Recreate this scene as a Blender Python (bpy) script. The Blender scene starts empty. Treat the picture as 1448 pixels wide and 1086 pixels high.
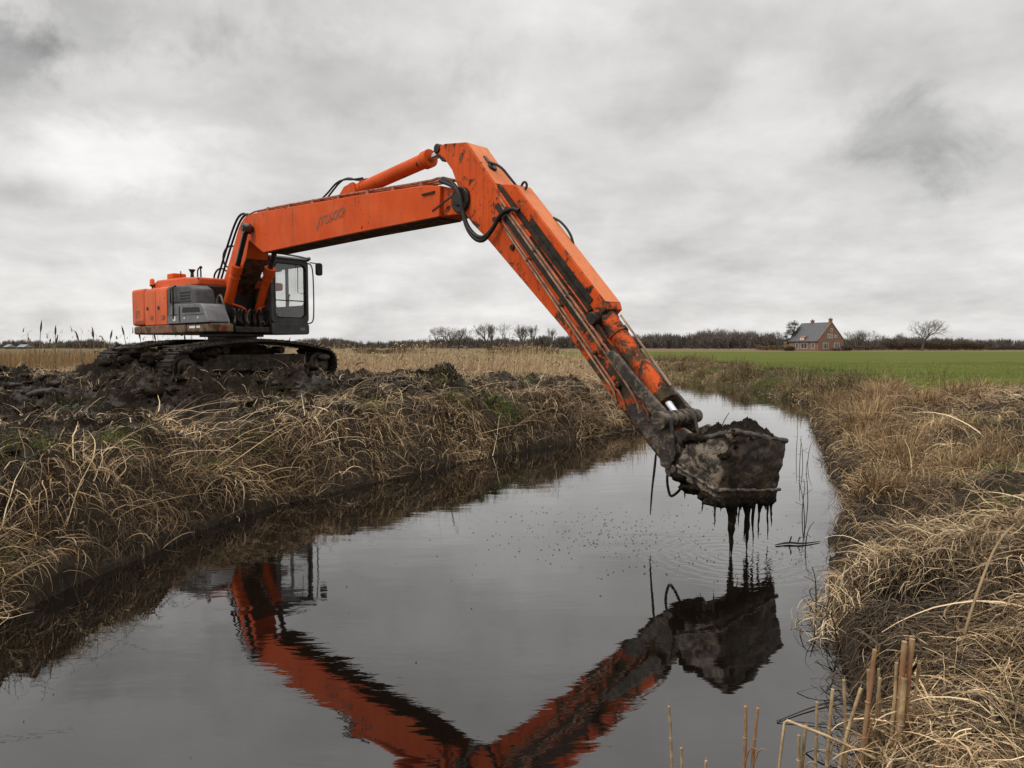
import bpy, bmesh, math, random
import numpy as np
from mathutils import Vector, Matrix

random.seed(7)
rng = np.random.default_rng(11)
S = bpy.context.scene
COL = S.collection
R = math.radians
H_CAM = 2.3

# ------------------------------------------------------------------ numpy noise
def _hash(ix, iy, seed):
    a = (ix.astype(np.int64) * 374761393 + iy.astype(np.int64) * 668265263 + seed * 974711) & 0xFFFFFFFF
    a = ((a ^ (a >> 13)) * 1274126177) & 0xFFFFFFFF
    a = ((a ^ (a >> 16)) * 2246822519) & 0xFFFFFFFF
    return ((a ^ (a >> 15)) & 0xFFFFFF) / float(0xFFFFFF)

def vnoise(x, y, seed=0):
    x0 = np.floor(x); y0 = np.floor(y)
    fx = x - x0; fy = y - y0
    fx = fx * fx * fx * (fx * (fx * 6 - 15) + 10); fy = fy * fy * fy * (fy * (fy * 6 - 15) + 10)
    a = _hash(x0, y0, seed); b = _hash(x0 + 1, y0, seed)
    c = _hash(x0, y0 + 1, seed); d = _hash(x0 + 1, y0 + 1, seed)
    return (a + (b - a) * fx) * (1 - fy) + (c + (d - c) * fx) * fy

def fbm(x, y, octv=4, seed=0, gain=.5):
    s = 0; amp = 1; tot = 0
    for k in range(octv):
        ca, sa = math.cos(k * 1.1 + .5), math.sin(k * 1.1 + .5)
        s = s + amp * (vnoise((x * ca - y * sa), (x * sa + y * ca), seed + k * 17) * 2 - 1)
        tot += amp; amp *= gain; x = x * 2.03; y = y * 2.03
    return s / tot

def ridged(x, y, octv=4, seed=0, gain=.55):
    s = 0; amp = 1; tot = 0
    for k in range(octv):
        ca, sa = math.cos(k * 1.3 + .2), math.sin(k * 1.3 + .2)
        n = 1 - np.abs(vnoise((x * ca - y * sa), (x * sa + y * ca), seed + k * 13) * 2 - 1)
        s = s + amp * n * n; tot += amp; amp *= gain; x = x * 2.1; y = y * 2.1
    return s / tot

def sst(a, b, x):
    t = np.clip((x - a) / (b - a), 0, 1)
    return t * t * (3 - 2 * t)

# ------------------------------------------------------------------ terrain
LE = np.array([(-4.9, -6), (-4.5, 0), (-4.35, 3), (-4.25, 5.55), (-4.2, 6.4), (-4.0, 7.24), (-3.8, 8.54), (-3.33, 9.8), (-2.55, 10.9),
      (-1.6, 12.24), (-.35, 14.06), (1.26, 15.9), (2.5, 17.3), (3.7, 19.2), (5.2, 21.8), (6.35, 24), (6.2, 25.2), (5.4, 26.6), (5.9, 30), (7.3, 35), (8.5, 40), (9.0, 46), (7.5, 54), (5, 62)], float)
RE = np.array([(-2.4, -6), (-2.0, 0), (-1.2, 1.2), (0, 2.0), (1.0, 2.5), (1.6, 3.05), (1.9, 3.6), (2.37, 4.7), (2.84, 6.0), (3.78, 8.06), (4.73, 9.5),
      (5.7, 12), (6.68, 14.5), (8.0, 18), (9.6, 21.7), (11.4, 26), (12, 34), (11.6, 42), (11.6, 47), (10.6, 55), (8, 63)], float)

def pdist(x, y, P):
    best = np.full(x.shape, 1e9)
    for (ax, ay), (bx, by) in zip(P[:-1], P[1:]):
        dx, dy = bx - ax, by - ay
        t = np.clip(((x - ax) * dx + (y - ay) * dy) / (dx * dx + dy * dy), 0, 1)
        d = (x - ax - t * dx) ** 2 + (y - ay - t * dy) ** 2
        best = np.minimum(best, d)
    return np.sqrt(best)

POLY = np.vstack([LE, RE[::-1]])
def inpoly(x, y, P=POLY):
    r = np.zeros(x.shape, bool)
    n = len(P); j = n - 1
    for i in range(n):
        xi, yi = P[i]; xj, yj = P[j]
        c = ((yi > y) != (yj > y)) & (x < (xj - xi) * (y - yi) / (yj - yi + 1e-12) + xi)
        r ^= c; j = i
    return r

MOUNDS = [(-7.2, 16.4, 3.0, 1.9, .16, .5), (-8.6, 15.0, .7, .5, .18, 0), (-5.2, 16.6, .8, .5, .3, .3), (-4.7, 15.0, 1.25, .7, .36, -.3), (-3.3, 15.6, .9, .5, .30, 0), (-1.75, 17.6, .62, .5, .52, 0), (-7.9, 13.9, .9, .5, .36, .4), (-9.8, 15.4, .9, .5, .30, .2), (-6.9, 14.7, .5, .35, .24, -.3), (-8.9, 15.0, .5, .4, .22, 0),
          (-6.1, 14.6, .7, .4, .26, 0), (-11.6, 16.3, 1.3, .6, .34, .1), (-13.6, 17.5, 1.5, .7, .30, 0), (-.2, 18.6, 1.2, .5, .24, 0),
          (1.2, 19.0, .9, .4, .22, 0), (-9.2, 12.6, 1.0, .5, .24, .2), (-7.1, 12.2, .8, .4, .2, 0), (-2.6, 13.9, .9, .4, .2, .2)]

def masks(x, y):
    dl = pdist(x, y, LE); dr = pdist(x, y, RE)
    ins = inpoly(x, y)
    left = (dl < dr) & ~ins
    right = ~left & ~ins
    n1 = fbm(x * .55, y * .55, 4, 3)
    n2 = fbm(x * 1.7, y * 1.7, 3, 9)
    start = 1.05 + .45 * sst(-6, -3, x) - .3 * sst(-4, 1, x)
    mud = sst(-.25, .35, (dl - start) + n1 * .9 + n2 * .45) * sst(-.3, .5, (21.6 - y + .12 * (x + 7)) + n1 * 1.6) * sst(0, 1.2, 3.2 - x + n1 * 2)
    pock = sst(.05, .3, n2 * .7 + fbm(x * .9, y * .9, 2, 71) * .6)
    mud = np.maximum(mud * (1 - .75 * pock * sst(4.2, 2.6, dl)), mud * sst(2.5, 4.5, dl))
    for bx, by, br in ((-4.95, 9.1, .42), (-5.7, 8.0, .5), (-3.1, 12.4, .35), (-.7, 15.6, .4)):
        mud = np.maximum(mud, sst(1.25, .8, np.hypot(x - bx, (y - by) * 1.2) / br + n2 * .5))
    mud = np.where(left, mud, 0)
    fl = np.where(x > 11.6, 17.8 + .62 * (x - 11.6), 17.8 + 7 * (11.6 - x))
    field = sst(-.5, .5, (dr - 2.3 - .045 * np.clip(y - 20, 0, 200)) + n1 * .8) * sst(-.6, .6, (y - fl) + n1 * 1.6)
    field = np.where(right, field, 0)
    return dl, dr, ins, left, right, mud, field

def height(x, y, fine=True, full=False):
    dl, dr, ins, left, right, mud, field = m = masks(x, y)
    e = fbm(x * 1.3, y * 1.3, 3, 21) * .22
    ddl = np.clip(dl + e, 0, None); ddr = np.clip(dr + e, 0, None)
    und = fbm(x * .8, y * .8, 3, 33)
    zl = -.04 + 1.12 * sst(-.25, 1.3, ddl + und * .3) + .24 * sst(1.5, 7, ddl)
    zl = np.where(left, zl * (1 - .72 * np.exp(-((x - 5.6) / 1.9) ** 2 - ((y - 24.0) / 3.6) ** 2) - .35 * np.exp(-((x - 6.2) / 3.) ** 2 - ((y - 33) / 7) ** 2)), zl)
    zl = np.where(y > 23, zl - .25 * sst(23, 60, y), zl)
    zr = -.04 + .42 * sst(-.12, .45, ddr + und * .2) + .48 * sst(.5, 1.9, ddr + und * .35) + .16 * sst(1.5, 3.5, ddr) * sst(2, 6, y) + .05 * sst(9, 15, y) * sst(2.2, 3.2, ddr) * sst(24, 17, y)
    zi = -.12 - .6 * sst(0, .9, np.minimum(dl, dr) - e)
    z = np.where(ins, zi, np.where(left, zl, zr))
    out = np.where(ins, 0., np.minimum(1, np.minimum(dl, dr) / .5))
    z = z + out * (und * .10 + fbm(x * 2.6, y * 2.6, 3, 40) * .05 + (fbm(x * 8, y * 8, 3, 41) * .035 if fine else 0)) * (1 - .7 * field)
    # hollow under the right bank mats
    z = z + np.where(right, .20 * fbm(x * 1.15, y * 1.15, 3, 444) * sst(.35, 1.1, ddr) * sst(22, 12, y), 0) + np.where(left, .10 * fbm(x * 1.3, y * 1.3, 3, 445) * sst(.3, .9, ddl) * sst(4, 2, ddl), 0)
    z = z - .8 * np.exp(-((((x - 3.2) / .46) ** 2 + ((y - 5.25) / .40) ** 2) ** 1.8))
    # churned mud
    md = mud * (.34 * (ridged(x * .75 + .3 * und, y * 1.15, 4, 51) - .45) + .36 * (ridged(x * 1.7 + 1.2 * und, y * 2.6 + .8 * e, 5, 61, .6) ** 1.5 - .28))
    if fine:
        md = md + mud * (.07 * fbm(x * 6, y * 7, 3, 77) + .07 * (ridged(x * 5, y * 8, 3, 88) - .4))
    for (mx, my, rx, ry, hh, an) in MOUNDS:
        ca, sa = math.cos(an), math.sin(an)
        u = ((x - mx) * ca + (y - my) * sa) / rx; v = (-(x - mx) * sa + (y - my) * ca) / ry
        g = np.exp(-(u * u + v * v) ** .9)
        md = md + g * hh * (.75 + .7 * ridged(x * 1.7, y * 2.1, 4, 91) + .45 * fbm(x * 4, y * 4, 4, 92) + (.5 * (ridged(x * 5, y * 6, 4, 93) - .45) if fine else 0)) * np.maximum(mud, .6)
    z = z + np.where(ins, 0, md)
    far = sst(25, 200, np.hypot(x, y))
    z = np.where(ins, z, z * (1 - far) + far * .5)
    far2 = sst(250, 1500, np.hypot(x, y))
    z = np.where(ins, z, z - far2 * .4)
    return (z, m) if full else z

# lookup grid for the plants
GX0, GX1, GY0, GY1, GS = -34., 40., -3., 66., .1
gx = np.arange(GX0, GX1 + GS / 2, GS); gy = np.arange(GY0, GY1 + GS / 2, GS)
GXX, GYY = np.meshgrid(gx, gy)
GZ, GM = height(GXX, GYY, fine=False, full=True)
GRID = dict(z=GZ, dl=GM[0], dr=GM[1], ins=GM[2].astype(float), left=GM[3].astype(float), mud=GM[5], field=GM[6])
def look(name, x, y):
    A = GRID[name]
    fx = np.clip((x - GX0) / GS, 0, len(gx) - 1.001); fy = np.clip((y - GY0) / GS, 0, len(gy) - 1.001)
    i = fx.astype(int); j = fy.astype(int); fx = fx - i; fy = fy - j
    return (A[j, i] * (1 - fx) + A[j, i + 1] * fx) * (1 - fy) + (A[j + 1, i] * (1 - fx) + A[j + 1, i + 1] * fx) * fy

# ------------------------------------------------------------------ materials
def nmat(name):
    m = bpy.data.materials.new(name); m.use_nodes = True
    nt = m.node_tree; b = nt.nodes['Principled BSDF']
    return m, nt, b
def N(nt, t, **kw):
    n = nt.nodes.new(t)
    for k, v in kw.items(): setattr(n, k, v)
    return n
def L(nt, a, b): nt.links.new(a, b)
def noise(nt, vec, scale, detail=4, rough=.55, dist=0):
    n = N(nt, 'ShaderNodeTexNoise'); n.inputs['Scale'].default_value = scale; n.inputs['Detail'].default_value = detail
    n.inputs['Roughness'].default_value = rough; n.inputs['Distortion'].default_value = dist
    if vec is not None: L(nt, vec, n.inputs['Vector'])
    return n.outputs['Fac']
def ramp(nt, fac, stops):
    r = N(nt, 'ShaderNodeValToRGB'); el = r.color_ramp.elements
    while len(el) < len(stops): el.new(.5)
    for e, (p, c) in zip(el, stops):
        e.position = p; e.color = (c if hasattr(c, '__len__') else (c, c, c)) + ((1,) if hasattr(c, '__len__') else (1,)) if not hasattr(c, '__len__') else tuple(c) + (1,)
    L(nt, fac, r.inputs['Fac']); return r.outputs['Color']
def mix(nt, fac, a, b):
    n = N(nt, 'ShaderNodeMix', data_type='RGBA')
    if hasattr(fac, 'links') or hasattr(fac, 'is_linked'): L(nt, fac, n.inputs[0])
    else: n.inputs[0].default_value = fac
    for v, s in ((a, n.inputs[6]), (b, n.inputs[7])):
        if hasattr(v, 'is_linked'): L(nt, v, s)
        else: s.default_value = tuple(v) + (1,)
    return n.outputs[2]
def maprange(nt, v, a, b, c=0, d=1):
    n = N(nt, 'ShaderNodeMapRange'); L(nt, v, n.inputs[0])
    for i, q in zip((1, 2, 3, 4), (a, b, c, d)): n.inputs[i].default_value = q
    return n.outputs[0]
def math_(nt, op, a, b=None, clamp=False):
    n = N(nt, 'ShaderNodeMath', operation=op); n.use_clamp = clamp
    for i, v in enumerate((a, b)):
        if v is None: continue
        if hasattr(v, 'is_linked'): L(nt, v, n.inputs[i])
        else: n.inputs[i].default_value = v
    return n.outputs[0]
def bump(nt, b, hgt, strength=.3, dist=.02):
    n = N(nt, 'ShaderNodeBump'); n.inputs['Strength'].default_value = strength; n.inputs['Distance'].default_value = dist
    L(nt, hgt, n.inputs['Height']); L(nt, n.outputs[0], b.inputs['Normal'])
def ocoord(nt, sc=None):
    t = N(nt, 'ShaderNodeTexCoord').outputs['Object']
    if sc:
        m = N(nt, 'ShaderNodeMapping'); m.inputs['Scale'].default_value = sc; L(nt, t, m.inputs[0]); return m.outputs[0]
    return t

def m_simple(name, col, rough=.6, var=.25, scale=8, metal=0, bmp=0, spec=.5, col2=None):
    m, nt, b = nmat(name); o = ocoord(nt)
    f = noise(nt, o, scale, 5, .6)
    c2 = col2 if col2 else tuple(c * (1 - var) for c in col)
    c = mix(nt, maprange(nt, f, .35, .65), tuple(min(1, c * (1 + var * .5)) for c in col), c2)
    L(nt, c, b.inputs['Base Color']); b.inputs['Roughness'].default_value = rough; b.inputs['Metallic'].default_value = metal
    b.inputs['Specular IOR Level'].default_value = spec
    if bmp: bump(nt, b, noise(nt, o, scale * 3, 4), bmp, .01)
    return m

def m_paint(name, mudamt=0., zmud=None, grime=.35, base=(.60, .084, .014), dirt=((.022, .017, .012), (.075, .052, .032))):
    """worn orange machine paint: faded areas, chips to bare dark metal, mud spatter"""
    m, nt, b = nmat(name); o = ocoord(nt)
    big = noise(nt, o, .9, 3, .5, .3)
    mid = noise(nt, o, 5, 5, .6)
    c = mix(nt, maprange(nt, big, .38, .66), base, (base[0] * .83, base[1] * .75, base[2] * .75))
    fade = noise(nt, o, 1.7, 4, .6)
    c = mix(nt, maprange(nt, fade, .5, .8, 0, .4), c, (.64, .15, .055))
    # fine runs of dirt
    strk = noise(nt, ocoord(nt, (6, 6, .8)), 1.5, 4, .6)
    c = mix(nt, maprange(nt, strk, .5, .78, 0, grime), c, (.11, .045, .02))
    chips = noise(nt, o, 16, 4, .65)
    chipm = maprange(nt, chips, .665, .69)
    c = mix(nt, chipm, c, (.05, .025, .018))
    spots = noise(nt, o, 4.3, 2, .4)
    spotm = maprange(nt, spots, .735, .75)
    c = mix(nt, spotm, c, (.03, .02, .015))
    rough = maprange(nt, mid, .3, .7, .42, .65)
    if mudamt > 0:
        mn = noise(nt, o, 4.6, 7, .7, .5)
        thr = 1 - mudamt
        mv = mn
        if zmud:
            sx = N(nt, 'ShaderNodeSeparateXYZ'); L(nt, o, sx.inputs[0])
            mv = math_(nt, 'ADD', mn, maprange(nt, sx.outputs[2], zmud[0], zmud[1], zmud[2], 0))
        mm = maprange(nt, math_(nt, 'ADD', mv, maprange(nt, noise(nt, o, 38, 3, .6), .3, .7, -.03, .03)), thr - .02, thr + .06)
        dcol = mix(nt, maprange(nt, mid, .4, .6), *dirt)
        c = mix(nt, mm, c, dcol)
        rough = math_(nt, 'ADD', rough, math_(nt, 'MULTIPLY', mm, .25))
    L(nt, c, b.inputs['Base Color']); L(nt, rough, b.inputs['Roughness']); b.inputs['Specular IOR Level'].default_value = .10
    bump(nt, b, math_(nt, 'ADD', mid, math_(nt, 'MULTIPLY', chips, .4)), .12, .006)
    return m

M = {}
M['orange'] = m_paint('worn_orange_paint', .30, None, .3)
M['orange_house'] = m_paint('faded_orange_paint', .27, None, .45, (.60, .118, .040))
M['orange_stick'] = m_paint('scraped_orange_paint', .43, (-.7, 2.2, .19), .75)
M['orange_skylit'] = m_paint('painted_skylight_orange', .33, (-.6, 1.6, .1), .3, (.68, .215, .085))  # pale orange carrying the sky-lit look of upward faces in its colour
M['belly'] = m_paint('grime_and_shade_paint', .60, None, .9, (.30, .04, .01))  # grime plus the boom's underside shade, put into the paint colour
M['rust_skirt'] = m_paint('muddy_orange_skirt', .60, None, .8, (.42, .07, .018), ((.055, .040, .026), (.17, .125, .085)))
M['grey_plastic'] = m_simple('dark_grey_panel', (.075, .074, .073), .5, .35, 5, bmp=.1, spec=.2)
M['grey_box'] = m_simple('grey_toolbox_paint', (.115, .115, .12), .42, .3, 5, bmp=.08)
M['cab_grey'] = m_simple('cab_dark_grey', (.05, .049, .048), .45, .35, 4, bmp=.08, spec=.2)
M['black'] = m_simple('black_rubber', (.014, .013, .012), .5, .4, 12, bmp=.1, spec=.2)
M['greasy'] = m_simple('greasy_dark_steel', (.035, .028, .022), .38, .5, 9, .3, .25, spec=.2)
M['steel'] = m_simple('muddy_steel', (.075, .06, .045), .5, .6, 7, .3, .3)
M['chrome'] = m_simple('chrome_rod', (.62, .62, .62), .18, .1, 9, 1)
M['dark_rod'] = m_simple('oily_rod', (.10, .095, .09), .22, .3, 9, .9)
M['pipe'] = m_simple('pipe_orange_brown', (.30, .085, .03), .5, .6, 7, col2=(.09, .05, .03))
M['pipe_tan'] = m_simple('tan_pipe', (.30, .20, .12), .55, .5, 6, col2=(.10, .05, .025))
M['beacon'] = m_simple('orange_lens', (.75, .14, .02), .2, .2, 6)
M['white'] = m_simple('white_sticker', (.7, .68, .62), .5, .15, 6)
M['interior'] = m_simple('cab_interior', (.03, .03, .032), .6, .3, 9, spec=.2)
M['seatcloth'] = m_simple('seat_cloth', (.045, .045, .05), .8, .3, 14)
M['letter'] = m_simple('worn_letter_paint', (.12, .06, .028), .6, .3, 14, col2=(.36, .058, .015))

def m_mudtrack():
    m, nt, b = nmat('track_steel_with_mud'); o = ocoord(nt)
    f = noise(nt, o, 5, 6, .65); g = noise(nt, o, 18, 4)
    c = mix(nt, maprange(nt, f, .42, .62), (.016, .013, .011), (.055, .042, .032))
    c = mix(nt, maprange(nt, g, .62, .72), c, (.13, .10, .075))
    L(nt, c, b.inputs['Base Color']); L(nt, maprange(nt, f, .3, .7, .45, .8), b.inputs['Roughness']); b.inputs['Specular IOR Level'].default_value = .12
    bump(nt, b, math_(nt, 'ADD', f, math_(nt, 'MULTIPLY', g, .3)), .6, .04)
    return m
M['track'] = m_mudtrack()

def m_bucket(name, dry=.5):
    m, nt, b = nmat(name); o = ocoord(nt)
    f = noise(nt, o, 6.5, 6, .7, .5); g = noise(nt, o, 22, 4, .6); st = noise(nt, ocoord(nt, (14, 14, 2.2)), 1, 4, .6)
    c = mix(nt, maprange(nt, f, .40, .62), (.014, .010, .007), (.05, .035, .022))
    c = mix(nt, maprange(nt, math_(nt, 'ADD', f, math_(nt, 'MULTIPLY', g, .35)), .70 - .1 * dry, .80 - .1 * dry, 0, min(1, dry * 1.6)), c, (.21, .165, .12))
    c = mix(nt, maprange(nt, st, .56, .7, 0, .5), c, (.10, .062, .03))
    L(nt, c, b.inputs['Base Color']); L(nt, maprange(nt, g, .3, .7, .35, .75), b.inputs['Roughness'])
    bump(nt, b, math_(nt, 'ADD', f, math_(nt, 'MULTIPLY', g, .4)), .7, .03)
    return m
M['bucket_side'] = m_bucket('spattered_bucket_steel', .62)
M['caked_steel'] = m_bucket('mud_spattered_steel', .30)
M['bucket_dark'] = m_bucket('wet_bucket_steel', .18)
M['wearstrip'] = m_bucket('worn_bucket_edge', .8)

def m_mud(name):
    m, nt, b = nmat(name); o = ocoord(nt)
    f = noise(nt, o, 2.2, 6, .62); g = noise(nt, o, 9, 6, .7); h = noise(nt, o, 40, 4, .6)
    c = mix(nt, maprange(nt, f, .35, .65), (.010, .0075, .0055), (.030, .021, .014))
    c = mix(nt, maprange(nt, g, .58, .70, 0, .8), c, (.085, .062, .042))
    L(nt, c, b.inputs['Base Color'])
    L(nt, maprange(nt, math_(nt, 'ADD', f, math_(nt, 'MULTIPLY', g, .4)), .55, .85, .28, .7), b.inputs['Roughness']); L(nt, maprange(nt, f, .54, .62, .03, .55), b.inputs['Specular IOR Level'])
    bump(nt, b, math_(nt, 'ADD', g, math_(nt, 'MULTIPLY', h, .35)), .75, .07)
    return m
M['mud'] = m_mud('wet_black_mud')
M['mudload'] = m_mud('scooped_mud')

def m_ground():
    m, nt, b = nmat('bank_soil_thatch'); o = ocoord(nt)
    f = noise(nt, o, 1.2, 5, .6); st = noise(nt, ocoord(nt, (7, 30, 7)), 1, 5, .7, 1.2); st2 = noise(nt, ocoord(nt, (34, 8, 7)), 1, 5, .7, 1.2)
    c = mix(nt, maprange(nt, f, .35, .65), (.016, .012, .008), (.038, .028, .018))
    th = math_(nt, 'MAXIMUM', st, st2)
    c = mix(nt, maprange(nt, th, .58, .74, 0, .6), c, (.16, .115, .068))
    # farther off the bare soil gives way to dry pasture
    sx = N(nt, 'ShaderNodeSeparateXYZ'); L(nt, o, sx.inputs[0])
    dry = mix(nt, noise(nt, ocoord(nt, (.05, .4, .1)), 1, 4), (.16, .115, .055), (.115, .10, .045))
    c = mix(nt, maprange(nt, sx.outputs[1], 28, 48), c, dry)
    L(nt, c, b.inputs['Base Color']); b.inputs['Roughness'].default_value = .8; b.inputs['Specular IOR Level'].default_value = .10
    bump(nt, b, th, .5, .05)
    return m
M['ground'] = m_ground()
def m_field():
    m, nt, b = nmat('meadow_grass'); o = ocoord(nt)
    f = noise(nt, ocoord(nt, (.08, .35, .1)), 1, 5, .6); g = noise(nt, o, 3.5, 5, .7); h = noise(nt, ocoord(nt, (9, 9, 9)), 1, 5, .75)
    c = mix(nt, maprange(nt, f, .38, .62), (.068, .088, .014), (.105, .115, .026))
    c = mix(nt, maprange(nt, g, .45, .75, 0, .55), c, (.13, .125, .04))
    c = mix(nt, maprange(nt, h, .55, .75, 0, .6), c, (.045, .062, .01))
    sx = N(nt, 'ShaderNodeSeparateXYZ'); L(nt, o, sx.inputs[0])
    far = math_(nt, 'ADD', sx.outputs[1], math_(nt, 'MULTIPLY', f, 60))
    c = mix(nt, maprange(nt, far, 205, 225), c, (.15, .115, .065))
    L(nt, c, b.inputs['Base Color']); b.inputs['Roughness'].default_value = .9; b.inputs['Specular IOR Level'].default_value = .03
    bump(nt, b, math_(nt, 'ADD', g, h), .5, .08)
    return m
M['field'] = m_field()

def m_water():
    m, nt, b = nmat('still_peaty_water'); o = ocoord(nt)
    b.inputs['Base Color'].default_value = (.005, .0035, .0025, 1)
    b.inputs['Roughness'].default_value = .02; b.inputs['IOR'].default_value = 1.72; b.inputs['Coat Weight'].default_value = .8; b.inputs['Coat Roughness'].default_value = .02; b.inputs['Coat IOR'].default_value = 1.38
    w1 = noise(nt, ocoord(nt, (1.1, 3.2, 1)), 1, 3, .5, .4); w2 = noise(nt, ocoord(nt, (5, 13, 1)), 1, 3, .55, .6); w3 = noise(nt, ocoord(nt, (.35, .8, 1)), 1, 2, .5)
    h = math_(nt, 'ADD', math_(nt, 'MULTIPLY', w1, .5), math_(nt, 'ADD', math_(nt, 'MULTIPLY', w2, math_(nt, 'MULTIPLY', maprange(nt, w3, .35, .7), .22)), w3))
    # rings spreading where the bucket drips
    sp = N(nt, 'ShaderNodeVectorMath', operation='DISTANCE'); L(nt, o, sp.inputs[0]); sp.inputs[1].default_value = DRIP
    r = sp.outputs['Value']
    rings = math_(nt, 'MULTIPLY', math_(nt, 'SINE', math_(nt, 'ADD', math_(nt, 'MULTIPLY', r, 46), math_(nt, 'MULTIPLY', w2, 9))), maprange(nt, r, .05, 1.25, .34, 0))
    h = math_(nt, 'ADD', h, rings)
    bump(nt, b, h, .12, .03); L(nt, b.inputs['Normal'].links[0].from_socket, b.inputs['Coat Normal'])
    return m

def m_attr(name, rough=.65, spec=.3, trans=0):
    m, nt, b = nmat(name)
    a = N(nt, 'ShaderNodeAttribute'); a.attribute_name = 'tint'
    L(nt, a.outputs['Color'], b.inputs['Base Color']); b.inputs['Roughness'].default_value = rough; b.inputs['Specular IOR Level'].default_value = spec
    return m
M['straw'] = m_attr('dry_stalks', .6, .16)
M['leafy'] = m_attr('green_blades', .6, .12)
M['twigs'] = m_attr('bare_twigs', .85, .1)

# ------------------------------------------------------------------ mesh helpers
def tag(o, label=None, cat=None, group=None, kind=None):
    if label: o['label'] = label
    if cat: o['category'] = cat
    if group: o['group'] = group
    if kind: o['kind'] = kind
    return o
def empty(name, loc, label, cat, group=None):
    o = bpy.data.objects.new(name, None); COL.objects.link(o); o.location = loc; o.empty_display_size = .2
    return tag(o, label, cat, group)

def mesh_np(name, V, quads, mat, tint=None, smooth=False, tris=None):
    me = bpy.data.meshes.new(name)
    V = np.asarray(V, np.float32); quads = np.asarray(quads, np.int32).reshape(-1, 4)
    nq = len(quads); me.vertices.add(len(V)); me.vertices.foreach_set('co', V.ravel())
    me.loops.add(nq * 4); me.loops.foreach_set('vertex_index', quads.ravel())
    me.polygons.add(nq); me.polygons.foreach_set('loop_start', np.arange(nq, dtype=np.int32) * 4)
    me.polygons.foreach_set('use_smooth', np.full(nq, smooth, bool))
    me.update(calc_edges=True)
    if tint is not None:
        a = me.color_attributes.new('tint', 'FLOAT_COLOR', 'POINT')
        c = np.ones((len(V), 4), np.float32); c[:, :3] = tint; a.data.foreach_set('color', c.ravel())
    me.materials.append(mat)
    o = bpy.data.objects.new(name, me); COL.objects.link(o)
    return o

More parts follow.
